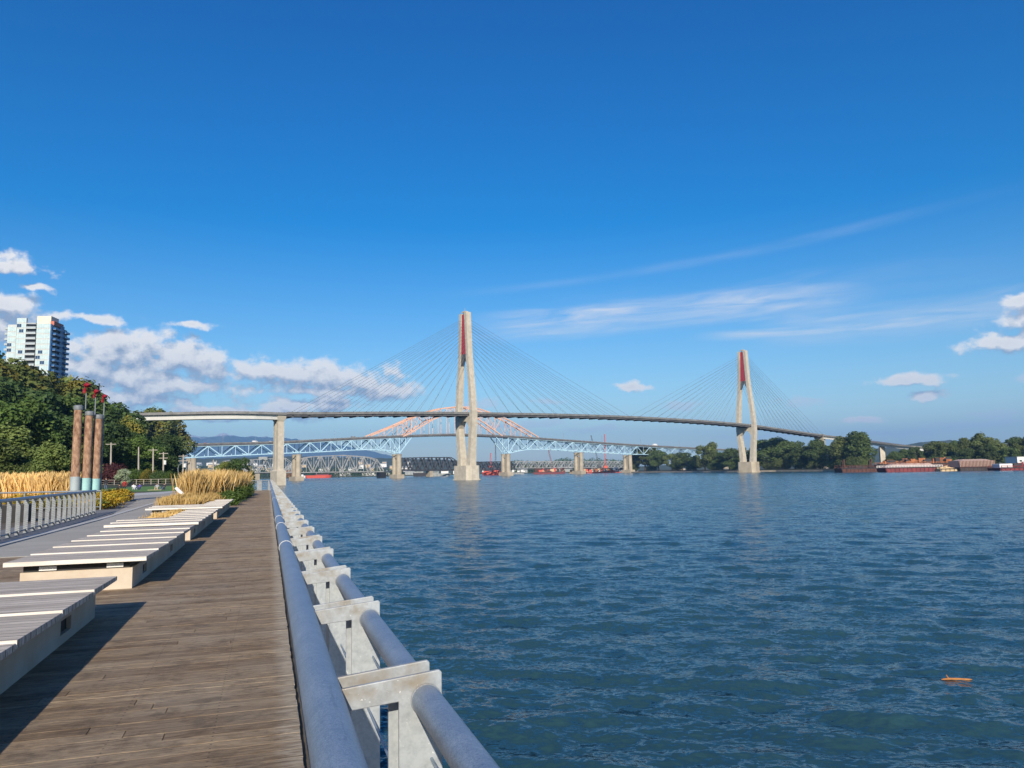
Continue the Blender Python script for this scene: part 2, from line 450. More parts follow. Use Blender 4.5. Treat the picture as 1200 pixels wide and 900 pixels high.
# ---- river: one sheet, real waves near the viewpoint
def make_water():
    r1 = 7.0*np.exp(np.arange(0, math.log(135/7.0), .0060))
    r1 = np.concatenate([r1, np.arange(r1[-1]+.82, 760, .82)])
    r2 = np.exp(np.arange(math.log(r1[-1])+.01, math.log(42000), .05))
    r = np.concatenate([[0.5, 3.0, 5.5], r1, r2])
    a = np.concatenate([np.linspace(-PI, YAW-R(41), 40, endpoint=False), np.linspace(YAW-R(41), YAW+R(41), 640), np.linspace(YAW+R(41), PI, 34)[1:]])
    RR, AA = np.meshgrid(r, a, indexing='ij')
    X = RR*np.sin(AA); Y = RR*np.cos(AA); Z = np.zeros_like(X)
    spacing = np.maximum(np.minimum(RR*.0060, .82), RR*R(82)/640*.35)*np.ones_like(X)
    near = np.clip((760-RR)/200, 0, 1)*(np.abs((AA-YAW+PI)%(2*PI)-PI) < R(41.5))
    rng = np.random.default_rng(11)
    for i in range(84):
        lam = .30*(20.0**rng.random())
        th = PI - YAW*0 + rng.normal(0, .55) + .35   # travelling towards the viewer, a little sideways
        kx, ky = math.sin(th), math.cos(th)
        k = 2*PI/lam
        slope = .040 if lam < 1.3 else (.028 if lam < 3 else .014)
        amp = slope/k
        att = np.exp(-(spacing/lam*2.4)**2)*near
        ph = k*(kx*X + ky*Y) + rng.random()*6.28 + .8*np.sin(.11*X*rng.random() + .09*Y*rng.random() + i)
        Z += amp*att*(np.sin(ph) + .25*np.sin(2*ph+PI/2))
    Z += WATER
    V = np.stack([X.ravel(), Y.ravel(), Z.ravel()], 1)
    nr, na = X.shape
    idx = np.arange(nr*na).reshape(nr, na)
    F = np.stack([idx[:-1,:-1].ravel(), idx[1:,:-1].ravel(), idx[1:,1:].ravel(), idx[:-1,1:].ravel()], 1)[:, ::-1]
    me = np_mesh('river', V, F, M['water'], smooth=True)
    tag(link('river', me), kind='structure')
make_water()

# ---- land under the promenade and park (its top a little under the paving)
sheet('ground', [(.25,-30), (.25,90.5), (-5,91), (-9,110), (-16,150), (-40,230), (-90,300), (-140,380), (-260,620), (-700,560), (-700,-30)], -.05, M['soil'], thick=6)
# concrete edge beam under the railing
tag(MB().box(.12,.42,-10,90.2,-1.2,-.16).build('quay_edge', M['concrete']), kind='structure')

def make_boardwalk():
    mb = MB(); y = -3.0; rnd = random.Random(3)
    while y < 90:
        w = .142; g = .0022 + rnd.random()*.0035 + (.004 if rnd.random() < .12 else 0)
        xl = -10.5 if y < 18.8 else -3.2
        dz = rnd.uniform(-.001, .001)
        if xl < -5:
            jx = rnd.uniform(-3.2, -.3); mb.box(xl, jx-.003, y, y+w, -.045, dz); mb.box(jx+.003, .215+rnd.uniform(-.005,.005), y, y+w, -.045, -dz)
        else:
            jx = rnd.uniform(-3.0, -.1); e = rnd.uniform(-.004,.004)
            if y < 45 and rnd.random() < .45:
                mb.box(xl, jx-.003, y, y+w, -.045, dz); mb.box(jx+.003, .215+e, y, y+w, -.045, dz+rnd.uniform(-.002,.002))
            else: mb.box(xl, .215+e, y, y+w, -.045, dz)
        y += w+g
    tag(mb.build('boardwalk', M['boards']), kind='structure')
make_boardwalk()
sheet('plaza_paving', [(-3.24,18.95), (-3.24,90), (-15,90), (-20,96), (-9,62), (-6.18,34), (-6.18,18.95)], 0.0, M['paving'], thick=.045)
# channel and kerb band running beside the left railing
tag(MB().box(-6.24,-6.185,12,34,-.06,-.03).build('drain_channel', M['black']), kind='structure')
sheet('kerb', [(-6.48,12), (-6.245,12), (-6.245,34.5), (-6.9,60), (-7.2,60), (-6.48,34.5)], .02, M['paving_light'], thick=.08)
sheet('side_paving', [(-7.9,12), (-6.56,12), (-6.56,34), (-7.8,60), (-9.6,60), (-8.6,42)], -.006, M['paving_dark'], thick=.045)
sheet('lawn', [W((x-600)/900*d, d)[:2] for x, d in ((208,92),(215,150),(110,150),(96,104),(150,93))][::1], -.02, M['lawn'])
sheet('garden_path', [W((x-600)/900*d, d)[:2] for x, d in ((96,80),(170,84),(204,91.5),(211,88),(190,76),(150,70))][::-1], .004, M['paving_light'])

# ---- hillside behind the park on the left
def terrain(name, fn, x0, x1, y0, y1, nx, ny, mat):
    """grid in viewpoint frame"""
    xs = np.linspace(x0, x1, nx); ys = np.linspace(y0, y1, ny)
    V = []
    for yy in ys:
        for xx in xs:
            V.append(tuple(W(xx*yy, yy, fn(xx*yy, yy))))
    idx = np.arange(nx*ny).reshape(ny, nx)
    F = np.stack([idx[:-1,:-1].ravel(), idx[:-1,1:].ravel(), idx[1:,1:].ravel(), idx[1:,:-1].ravel()], 1)
    me = np_mesh(name, np.array(V), F, mat, smooth=True)
    return tag(link(name, me), kind='structure')
def sstep(a, b, x):
    t = min(1, max(0, (x-a)/(b-a))); return t*t*(3-2*t)
def hill_z(x, y):
    # rises to the left and away
    b = -(x + .43*y)          # metres left of the bearing px ~213
    return -.3 + 24*sstep(0, 190, b - 12)*sstep(105, 320, y) + 1.0*math.sin(x*.05)*sstep(120, 160, y)
terrain('hillside', lambda x, y: (hill_z(x, y) if y > 118 else -.3) - 7*sstep(-.40, -.375, x/y), -1.5, -.372, 112, 640, 90, 50, M['hillside'])

# ---- far shores and distant hills
def blob_land(name, pts, z, mat, zb=-6.5):
    mb = MB(); mb.prism([tuple(at(px, D)[:2]) for px, D in pts], zb, z)
    return tag(mb.build(name, mat, fixn=True), kind='structure')
blob_land('right_bank', [(735,1120),(800,960),(860,840),(905,800),(960,720),(1000,650),(1060,600),(1130,560),(1210,520),(1330,500),(1500,500),(1500,2600),(735,2600)], -2.9, M['sand'])
blob_land('right_bank_grass', [(745,1150),(810,985),(862,860),(905,815),(960,735),(1000,662),(1060,612),(1130,572),(1210,532),(1330,512),(1480,515),(1480,2500),(745,2500)], -2.2, M['hillside'])
blob_land('far_shore', [(150,1500),(320,1500),(420,1560),(520,1600),(600,1650),(700,1700),(760,1700),(760,2900),(150,2900)], -2.6, M['hillside'])

def fbm1(x, seed, octs=5):
    s = 0; a = 1; f = 1
    for i in range(octs):
        s += a*math.sin(x*f + seed*1.7 + i*2.1 + .7*math.sin(x*f*.53 + i)); a *= .5; f *= 2.03
    return s
def ridge(name, prof, D, depth, mat, seed, rough=.05, n=260):
    """hill range: prof = [(px, py)] crest line, at distance D, falling to the river plain in front and behind"""
    pxs = np.linspace(prof[0][0], prof[-1][0], n)
    pys = np.interp(pxs, [p[0] for p in prof], [p[1] for p in prof])
    rows = []
    for i, (px, py) in enumerate(zip(pxs, pys)):
        h = zof(px, py, D) + 4
        for j, (dd, hh) in enumerate(((-1.0,0),(-.7,.3),(-.4,.62),(-.2,.86),(0,1),(.35,.75),(1,0))):
            d = D + depth*dd
            k = hh*h*(1 + rough*fbm1(px*.35, seed + j)*(1 if 0 < hh < 1 else .25))
            rows.append(tuple(at(px, d, z=k-4)) if hh else tuple(at(px, d, z=-5)))
    V = np.array(rows); idx = np.arange(len(V)).reshape(n, 7)
    F = np.stack([idx[:-1,:-1].ravel(), idx[1:,:-1].ravel(), idx[1:,1:].ravel(), idx[:-1,1:].ravel()], 1)
    me = np_mesh(name, V, F, mat, smooth=True)
    return tag(link(name, me), kind='structure')
ridge('mountains', [(-500,500),(-200,490),(0,505),(120,515),(180,506),(214,509),(228,511),(240,513),(252,511),(262,508),(276,512),(300,512),(330,513),(380,519),(430,528),(480,540),(540,548),(600,551)], 12500, 2000, M['mountain'], 3)
ridge('hills', [(-100,535),(150,536),(230,538),(330,535),(400,536),(450,537),(520,539),(600,543),(660,547),(720,549),(760,549)], 3300, 700, M['hill_forest'], 5)
ridge('right_hills', [(700,549),(850,541),(960,532),(1040,524),(1080,518),(1110,516),(1150,519),(1200,521),(1300,520),(1500,522)], 3000, 700, M['hill_forest'], 9, rough=.04)

# ================================================================== RIVER RAILING
def make_railing():
    t = empty('railing', (.3, 0, 0), 'galvanised pipe railing with angled posts and cables along the river edge', 'railing')
    XM, ZM, XO, ZO = .128, 1.08, .374, 1.052
    Y1 = 88.5
    ys = [-4 + .5*i for i in range(int((Y1+4)/.5)+1)]
    MB().tube([(XM, y, ZM) for y in ys], .047, 28).build('handrail', M['galv'], t, smooth=True)
    MB().tube([(XO, y, ZO) for y in ys], .036, 24).build('outer_rail', M['galv'], t, smooth=True)
    for y in (5.9, 8.2, 9.6, 17.5, 23.5, 29.5, 41.5):
        MB().tube([(XM, y-.012, ZM), (XM, y+.012, ZM)], .0495, 28).build('joint_ring', M['white_paint'], t, smooth=True)
    # post: two J shaped plates, 80 mm apart, origin of the mesh at the outer pipe
    def plate(mb, y0, dz, dx):
        pl = [(-.233,.040), (.034,.066), (.040,.060), (.042,-1.50), (-.066,-1.50), (-.066,.000), (-.222,-.012)]
        n = len(mb.v); th = .012
        for yy in (y0, y0+th):
            mb.v += [(x+dx, yy, z+dz) for x, z in pl]
        k = len(pl)
        mb.f.append(tuple(n+i for i in range(k))); mb.m.append(0)
        mb.f.append(tuple(n+k+i for i in reversed(range(k)))); mb.m.append(0)
        for i in range(k):
            j = (i+1) % k
            mb.f.append((n+i, n+k+i, n+k+j, n+j)); mb.m.append(0)
    mb = MB(); plate(mb, -.05, 0, 0); plate(mb, .04, .004, -.012)
    mb.box(-.050,-.044,-.038,.04,-1.45,-.08)                      # web joining the two plates
    mb.tube([(0,-.0585,0), (0,-.050,0)], [.037,.039], 20)          # weld ring
    mb.box(-.03,.03,-.062,-.05,-1.36,-1.28)                       # foot cleat
    proto = mb.build('post', M['bracket'], origin=(0,0,0), bevel=.0025, fixn=True)
    proto.parent = t; proto.location = (XO-.3, 1.97, ZO)
    y = 1.97 - 2*1.107; k = 0
    while y < 88:
        if abs(y-1.97) > .01:
            c = proto.copy(); COL.objects.link(c); c.parent = t; c.location = (XO-.3, y, ZO)
            if y > 20: c.modifiers.clear()
        y += 1.107
    # saddles joining the arms to the handrail
    for (dz, dx) in ((-.14,.025), (-.32,.005), (-.50,-.012), (-.68,-.03), (-.86,-.03)):
        MB().tube([(XO+dx-.012, -4, ZO+dz), (XO+dx-.012, Y1, ZO+dz)], .0045, 6).build('cable', M['galv'], t, smooth=True)
make_railing()

# ================================================================== TIMBER BENCH PLATFORMS
def make_bench(name_label, y0, n, period, xr, lefts, nbr=2, rec=True):
    """lefts: left edge x for each slat"""
    t = empty('bench_platform', ((xr+lefts[0])/2, y0+n*period/2, 0), name_label, 'bench', 'timber lounging platforms along the boardwalk')
    L = n*period
    i0 = 0
    base = MB(); frame = MB()
    groups = []
    for i, lx in enumerate(lefts):
        if groups and abs(groups[-1][0]-lx) < .2: groups[-1][2] = i+1
        else: groups.append([lx, i, i+1])
    for gi, (lx, a, b) in enumerate(groups):
        ya = y0 + a*period + (.14 if gi == 0 else .0); yb = y0 + b*period - (.0 if gi < len(groups)-1 else .14)
        bx0, bx1 = lx+.18, xr-.2
        # base made as walls with recessed drain openings on the side
        base.box(bx0, bx1-.05, ya, yb, -.01, .30)
        yy = ya
        for oy in [y for y in (ya+1.0, ya+4.6) if rec and y+.5 < yb]:
            base.box(bx1-.05, bx1, yy, oy, -.01, .30)
            base.box(bx1-.05, bx1, oy, oy+.42, -.01, .09); base.box(bx1-.05, bx1, oy, oy+.42, .23, .30)
            frame.box(bx1-.052, bx1-.044, oy, oy+.42, .09, .23)  # black plate, the shade inside the drain opening put into colour
            yy = oy+.42
        base.box(bx1-.05, bx1, yy, yb, -.01, .30)
        frame.box(bx0+.03, bx1-.04, ya+.03, yb-.03, .302, .384)  # black steel frame, its black also painting in the shadow gap under the slats
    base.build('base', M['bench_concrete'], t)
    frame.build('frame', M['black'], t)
    for i, lx in enumerate(lefts):
        a, b = y0+i*period+.01, y0+(i+1)*period-.012
        s = MB(); th = .062
        zf, zb = .462, .444
        v = [(lx,a,zf-th),(xr,a,zf-th),(xr,a,zf),(lx,a,zf),(lx,b,zb-th*.8),(xr,b,zb-th*.8),(xr,b,zb),(lx,b,zb)]
        s.v = v; s.f = [(0,1,2,3),(5,4,7,6),(3,2,6,7),(1,0,4,5),(0,3,7,4),(2,1,5,6)]; s.m = [1,0,0,0,0,0]
        s.build('slat', [M['bench_wood'], M['bench_edge']], t, bevel=.004)
    lx = lefts[0]
    for fx in (.16, .76):
        x = lx+.18 + (xr-.2-lx-.18)*fx
        b = MB().box(x, x+.22, y0+.150, y0+.168, .315, .375)
        for k in (.04,.11,.18): b.tube([(x+k, y0+.15, .345), (x+k, y0+.138, .345)], .012, 8)
        b.build('bracket', M['white_paint'], t)
    return t
make_bench('weathered grey timber platform cut by the left edge of the view, nearest one', 3.9, 5, 1.29, -1.70, [-3.7]*5)
make_bench('timber platform on concrete base with two bolted brackets, second from the viewer', 12.5, 6, 1.3, -1.68, [-3.50]*6)
make_bench('L shaped timber platform with straw tuft in its notch, just beyond the second one', 21.3, 8, 1.12, -1.68, [-3.85,-3.9,-3.95,-2.75,-2.75,-2.75,-2.75,-2.75])
make_bench('farthest L shaped timber platform against the low straw grass', 31.6, 8, 1.3, -1.66, [-4.35,-4.4,-4.45,-2.6,-2.6,-2.6,-2.6,-2.6])
# white tilted loungers in the tall grass
for k, (x, y, lab) in enumerate(((-4.15, 44.5, 'white slatted reclined lounger standing in front of the tall straw grass'), (-3.6, 48.5, 'smaller looking white lounger back half hidden in the straw grass'))):
    t = empty('lounger', (x, y, 0), lab, 'lounger', 'white loungers in the grass bed')
    b = MB()
    for i in range(5):
        b.beam((x-.55+.001, y+.14*i, 1.05), (x+.12, y+.14*i, .38), .11, .04, up=(0,1,0))
    b.build('backrest', M['white_paint'], t)
    s = MB()
    for i in range(5): s.box(x+.13, x+1.15, y+.14*i-.055, y+.14*i+.055, .36, .40)
    s.build('seat', M['white_paint'], t)
    for lx_, ly in ((x+.25,y),(x+1.05,y),(x+.25,y+.56),(x+1.05,y+.56)):
        MB().box(lx_-.03, lx_+.03, ly-.03, ly+.03, 0, .358).build('leg', M['grey_metal'], t)

# ================================================================== LEFT RAILINGS AND GARDEN
def left_rail():
    t = empty('railing', (-7.2, 30, 0), 'grey railing with wide ribbed flat uprights beside the plaza', 'railing')
    def P(s): return (-6.95 - .7*max(0, (s-24.5)/15.5)**1.0, s)
    n = 23
    pts = [P(18 + 22.2*i/40) for i in range(41)]
    MB().tube([(x, y, 1.05) for x, y in pts], .05, 12).build('handrail', M['galv'], t, smooth=True)
    MB().tube([(x, y, .10) for x, y in pts], .025, 8).build('bottom_rail', M['grey_metal'], t, smooth=True)
    for i in range(n):
        x, y = P(18.4 + 21.6*i/(n-1))
        b = MB()
        b.box(x-.06, x+.06, y-.01, y+.01, 0, 1.0)
        for k in range(16): b.beam((x-.056, y-.014, .06+k*.059), (x+.056, y-.014, .09+k*.059), .02, .012, m=0)
        b.build('upright', M['grey_metal'], t)
left_rail()
def straight_rail(label, a, b, z, h, npost, mat, post_w=.07, nmid=2, pw=None):
    a = Vector(a); b = Vector(b); mid = (a+b)/2
    t = empty('railing', (mid.x, mid.y, z), label, 'railing')
    MB().tube([(a.x,a.y,z+h), (b.x,b.y,z+h)], .045, 10).build('handrail', mat, t, smooth=True)
    for k in range(nmid):
        zz = z + h*(k+.4)/(nmid+.4)
        MB().tube([(a.x,a.y,zz), (b.x,b.y,zz)], .02, 6).build('mid_rail', mat, t)
    for i in range(npost):
        p = a.lerp(b, i/(npost-1))
        d = (b-a).normalized()*(pw or post_w)/2
        MB().frame_box((p.x,p.y,z+h/2-.02), (d.x,d.y,0), (-d.y*.4,d.x*.4,0), (0,0,h/2-.02)).build('post', mat, t)
    return t
e1 = at(120, 40); e0 = at(-60, 39)
straight_rail('pale railing crossing behind the ribbed uprights in front of the left straw grass', (e0.x,e0.y), (e1.x,e1.y), 0, .98, 7, M['grey_metal'])
straight_rail('short railing closing the far end of the boardwalk', (-3.2, 89.2), (.2, 89.2), 0, 1.07, 4, M['grey_metal'], nmid=4, pw=.5)
a_ = at(118, 152); b_ = at(212, 152)
straight_rail('long pale railing behind the people on the lawn', (a_.x,a_.y), (b_.x,b_.y), .3, 1.0, 12, M['pale_pole'], post_w=.12)
# dark planter box and steps seen between the uprights
t = empty('planter_box', at(8, 31), 'black planter box behind the ribbed railing uprights', 'planter')
p = at(8, 31)
MB().box(p.x-2.2, p.x+.9, p.y-.5, p.y+1.0, -.05, .62).build('box', M['black'], t, bevel=.01)
MB().box(p.x-2.1, p.x+.8, p.y-.4, p.y+.9, .58, .635).build('soil', M['soil'], t)

# ---- foliage tools
def leaf_cloud(lobes, n, size, rng, flat=.0, shell=.72):
    """leaf-clump quads spread through ellipsoid lobes [(cx,cy,cz,rx,ry,rz)]"""
    L = np.array(lobes); vol = (L[:,3]*L[:,4]*L[:,5])**.67
    pick = rng.choice(len(L), n, p=vol/vol.sum())
    d = rng.normal(size=(n,3)); d /= np.linalg.norm(d, axis=1)[:,None]
    rad = (shell + (1-shell)*rng.random(n)**.7)
    rad *= 1 + .10*rng.normal(size=n)
    C = L[pick,:3] + d*L[pick,3:6]*rad[:,None]
    nrm = d + rng.normal(size=(n,3))*.55 + np.array([0,0,.35]); nrm /= np.linalg.norm(nrm, axis=1)[:,None]
    a = np.cross(nrm, rng.normal(size=(n,3))); a /= np.linalg.norm(a, axis=1)[:,None]
    b = np.cross(nrm, a)
    s = size*(.55 + .9*rng.random(n))[:,None]
    asp = (.55 + .4*rng.random(n))[:,None]
    bend = nrm*s*.25
    V = np.stack([C - a*s, C - b*s*asp + bend, C + a*s, C + b*s*asp + bend], 1).reshape(-1,3)
    F = np.arange(4*n).reshape(n,4)
    return V, F
def crown_variant(seed, kind):
    rng = np.random.default_rng(seed)
    H = 14.0; lobes = []
    if kind == 'round':
        for i in range(30):
            u = rng.random(); th = rng.random()*6.28
            z = 3.2 + 9.0*u; rr = 5.2*math.sqrt(max(.05, 1-(2*u-.85)**2*.72))*(.35+.6*rng.random())
            s = .9 + 1.3*rng.random()
            lobes.append((math.cos(th)*rr, math.sin(th)*rr, z, s*1.15, s*1.15, s*.85))
        n = 8500; sz = .26
    elif kind == 'tall':
        for i in range(30):
            u = rng.random(); th = rng.random()*6.28
            z = 2.2 + 10.6*u; rr = 3.0*math.sqrt(max(.06, 1-(2*u-.8)**2*.75))*(.3+.65*rng.random())
            s = 1.0 + 1.0*rng.random()
            lobes.append((math.cos(th)*rr, math.sin(th)*rr, z, s, s, s*1.1))
        n = 7500; sz = .24
    elif kind == 'cone':
        for i in range(34):
            u = rng.random()**1.1; th = rng.random()*6.28
            z = 1.5 + 12.0*u; rr = 2.9*(1-u)*(.4+.6*rng.random())
            s = .45 + .9*(1-u)
            lobes.append((math.cos(th)*rr, math.sin(th)*rr, z, s*1.2, s*1.2, s*.7))
        n = 6500; sz = .18
    elif kind == 'bush':
        for i in range(16):
            th = rng.random()*6.28; rr = 4.5*math.sqrt(rng.random())
            s = 1.5+1.7*rng.random()
            lobes.append((math.cos(th)*rr, math.sin(th)*rr, 2.2+5.2*rng.random()*(1-rr/8), s*1.2, s*1.2, s))
        n = 7000; sz = .24
    V, F = leaf_cloud(lobes, n, sz, rng)
    V[:,2] = np.maximum(V[:,2], .15)
    return V, F, lobes
TRUNKS, CROWNS = {}, {}
def trunk_mesh(seed, kind, lobes):
    rng = random.Random(seed); mb = MB()
    top = {'round': 8.5, 'tall': 10, 'cone': 13, 'bush': 3}[kind]
    path = [(0,0,-1.2)]
    x = y = 0
    for i in range(1, 6):
        x += rng.uniform(-.15,.15); y += rng.uniform(-.15,.15); path.append((x, y, top*i/5))
    mb.tube(path, [.34,.28,.22,.16,.1,.04], 8)
    for L in rng.sample(lobes, 7):
        z0 = max(1.2, L[2]-2.5); k = min(4, int(z0/top*5)); b = path[max(1, k)]
        mb.tube([b, ((b[0]+L[0])/2, (b[1]+L[1])/2, (b[2]+L[2])/2+.3), L[:3]], [.11,.07,.03], 5)
    me = bpy.data.meshes.new('trunk'); me.from_pydata(mb.v, [], mb.f); me.materials.append(M['bark'])
    return me
VARS = {'round': (1,2,3), 'tall': (4,5,6), 'cone': (7,8), 'bush': (9,10)}
RAWC = {}
for kd, seeds in VARS.items():
    for s_ in seeds: RAWC[(kd, s_)] = crown_variant(s_, kd)
def get_crown(kd, s_, mat):
    k = (kd, s_, mat)
    if k not in CROWNS:
        V, F, lobes = RAWC[(kd, s_)]
        CROWNS[k] = np_mesh('crown', V, F, M[mat])
        if (kd, s_) not in TRUNKS: TRUNKS[(kd, s_)] = trunk_mesh(s_, kd, lobes)
    return CROWNS[k], TRUNKS[(kd, s_)]
trnd = random.Random(21)
TREE_LABELS = []
def tree(px, D, ytop, zbase, kind, mat, label, group, wid=1.0, name='tree', z_under=None):
    """tree on bearing px at distance D whose crown tops out at picture height ytop"""
    top = zof(px, ytop, D); h = max(2.0, top - zbase)
    s = h/13.6
    p = at(base_px(px, ytop), D)
    r = empty(name, (p.x, p.y, zbase), label, 'shrub' if name == 'shrub' else 'tree', group, rz=trnd.random()*6.28)
    cm, tm = get_crown(kind, trnd.choice(VARS[kind]), mat)
    c = link('crown', cm, r); k = link('trunk', tm, r)
    w = s*wid*trnd.uniform(.98, 1.2)
    r.scale = (w, w, s)
    return r

ORD = ['first','second','third','fourth','fifth','sixth','seventh','eighth','ninth','tenth','eleventh','twelfth','thirteenth','fourteenth','fifteenth','sixteenth','seventeenth','eighteenth','nineteenth','twentieth']
MATWORD = {'leaf_green':'mid green','leaf_olive':'olive brown','leaf_dark':'dark green','leaf_bright':'fresh green','leaf_yellow':'yellowing','leaf_purple':'purple leaved','leaf_pale':'pale flowering','leaf_shore':'dark green','leaf_shore2':'light olive'}
KINDWORD = {'round':'broad round','tall':'tall upright','cone':'pointed','bush':'low bushy'}
def tree_row(rows, where, group, zfun):
    rows = sorted(rows, key=lambda r: r[0])
    nth = {}
    for px, D, yt, kd, mt, wd in rows:
        key = (kd, mt); nth[key] = nth.get(key, 0)+1
        k = nth[key]
        cnt = sum(1 for r in rows if (r[3], r[4]) == key)
        lab = '%s %s tree %s' % (MATWORD[mt], KINDWORD[kd], where)
        if cnt > 1: lab += ', %s such from the left' % ORD[min(k-1, 19)]
        tree(px, D, yt, zfun(px, D), kd, mt, lab, group, wd)
def hz(px, D):
    return hill_z((px-600)/900*D, D) if D > 118 else -.1

hill_rows = [
 (-30,300,405,'round','leaf_dark',1.1), (-8,270,412,'round','leaf_olive',1.1), (14,280,413,'round','leaf_olive',.9), (48,300,447,'round','leaf_olive',.9),
 (-2,215,440,'round','leaf_dark',1.2), (36,225,454,'round','leaf_dark',1.2), (82,300,444,'round','leaf_olive',.9), (100,290,450,'tall','leaf_olive',1.1),
 (66,240,462,'round','leaf_dark',1.2), (92,235,462,'round','leaf_green',1.2), (116,250,462,'round','leaf_dark',1.1), (128,240,480,'round','leaf_dark',1.1),
 (-15,170,470,'round','leaf_green',1.2), (18,165,466,'round','leaf_green',1.25), (48,175,478,'round','leaf_dark',1.3), (78,180,484,'round','leaf_dark',1.2), (104,185,490,'round','leaf_dark',1.2), (130,200,496,'round','leaf_dark',1.1),
 (-22,120,506,'round','leaf_bright',1.2), (14,128,498,'tall','leaf_bright',1.3), (40,122,516,'bush','leaf_bright',.8), (62,118,518,'tall','leaf_bright',1.3), (84,122,524,'bush','leaf_green',.9), (100,126,520,'tall','leaf_bright',1.2),
 (144,230,489,'round','leaf_olive',.75), (140,205,504,'round','leaf_dark',1.1), (160,232,509,'tall','leaf_green',1.1), (174,238,510,'round','leaf_dark',1.0), (189,246,508,'round','leaf_dark',.95), (201,252,509,'tall','leaf_dark',1.1), (206,262,526,'bush','leaf_dark',.7),
 (172,560,479,'round','leaf_olive',.95), (186,560,476,'round','leaf_olive',1.0),
 (168,200,512,'round','leaf_green',1.1), (188,215,520,'round','leaf_dark',1.1),
 (154,170,536,'bush','leaf_green',1.0), (176,170,538,'bush','leaf_yellow',.55), (166,172,542,'bush','leaf_dark',.8), (188,168,540,'bush','leaf_dark',.9), (201,166,541,'bush','leaf_green',.7), (210,172,548,'bush','leaf_dark',.8),
 (132,160,525,'bush','leaf_purple',.75), (118,158,532,'bush','leaf_purple',.8),
]
tree_row(hill_rows, 'on the left slope', 'trees on the left slope', hz)
tree(146, 150, 549, -.1, 'round', 'leaf_pale', 'small pale flowering tree by the lawn railing', 'trees on the left slope', .9)
for px, yt, mt, lab in ((266, 540, 'leaf_olive', 'yellowish tree behind the tall straw grass'), (282, 536, 'leaf_dark', 'dark green tree behind the tall straw grass, left of the tall bridge pier')):
    tree(px, 190, yt, -2, 'round', mt, lab, 'trees behind the grass bed', .95)

# right bank trees
rb = []
RBW = 1.35
def bank_D(px):
    xs = [735,800,860,905,960,1000,1060,1130,1210,1330]; ds = [1180,1015,880,835,760,700,650,610,575,560]
    return float(np.interp(px, xs, ds))
prof = [(742,532),(752,522),(768,527),(784,530),(796,528),(812,534),(822,520),(832,519),(842,530),(850,526),(866,524),(880,530),
        (893,516),(905,514),(915,514),(926,516),(940,520),(955,515),(968,520),(982,512),(996,506),(1004,508)]
tr = random.Random(5)
for i, (px, yt) in enumerate(prof):
    rb.append((px, bank_D(px)+tr.uniform(0,30), yt+tr.uniform(-1,2), 'tall' if px > 980 else tr.choice(['round','round','tall']), 'leaf_shore' if 885 < px < 960 or tr.random() < .55 else 'leaf_shore2', tr.uniform(1.15,1.5)))
for px, yt in ((760,538),(790,540),(806,541),(835,536),(856,538),(900,528),(912,530),(934,528),(948,532),(962,530),(976,526),(990,530),(999,524)):
    rb.append((px, bank_D(px)+2, yt+tr.uniform(-2,2), 'bush', tr.choice(['leaf_shore2','leaf_shore']), 1.0))
tree_row(rb, 'near the farther pylon', 'trees on the right bank', lambda px, D: -2.4)
rb2 = []
for px, yt in ((1046,529),(1056,526),(1068,523),(1078,520),(1090,516),(1100,517),(1112,516),(1124,514),(1136,513),(1142,508),(1152,510),(1162,516),(1174,513),(1186,512),(1198,510),(1212,511),(1228,514),(1245,512),(1262,516)):
    rb2.append((px, bank_D(px)+tr.uniform(50,100), yt+tr.uniform(-.6,1.5), tr.choice(['round','cone','tall','round']), tr.choice(['leaf_shore','leaf_shore2','leaf_shore']), tr.uniform(.9,1.2)))
for px, yt in ((1040,533),(1086,526),(1105,524),(1128,524),(1150,522),(1176,523),(1155,531),(1206,521)):
    rb2.append((px, bank_D(px)+34, yt+tr.uniform(-1,1), tr.choice(['bush','round']), 'leaf_shore2' if px == 1155 else 'leaf_shore', 1.1))
tree_row(rb2, 'behind the barges', 'trees behind the barges', lambda px, D: -2.4)

# far-off woods that read as one mass
def wood(name, px0, px1, D, ylo, yhi, n, size, mat, seed):
    rng = np.random.default_rng(seed); lobes = []
    nl = int((px1-px0)/1.6)
    for i in range(nl):
        px = px0 + (px1-px0)*(i+rng.random())/nl; d = D + rng.random()*60
        yt = np.interp(px, [p[0] for p in yhi], [p[1] for p in yhi]) + rng.normal()*.7
        top = zof(px, yt, d); p = at(px, d); s = rng.uniform(4, 8)*D/1500
        for k in range(3):
            lobes.append((p.x+rng.normal()*3, p.y+rng.normal()*3, top - s*.9 - k*(top+2)/3.2, s, s, s*1.1))
    V, F = leaf_cloud(lobes, n, size, rng); V[:,2] = np.maximum(V[:,2], -2.7)
    tag(link(name, np_mesh(name, V, F, M[mat])), kind='stuff', label='distant strip of dark woodland on the far shore', cat='woodland')
wood('woodland', 598, 745, 1720, -2, [(598,540),(640,541),(660,537),(672,539),(700,538),(740,541)], 16000, 1.1, 'leaf_dark', 4)
wood('woodland', 150, 470, 1560, -2, [(150,545),(300,547),(470,549)], 16000, 1.1, 'leaf_dark', 6)

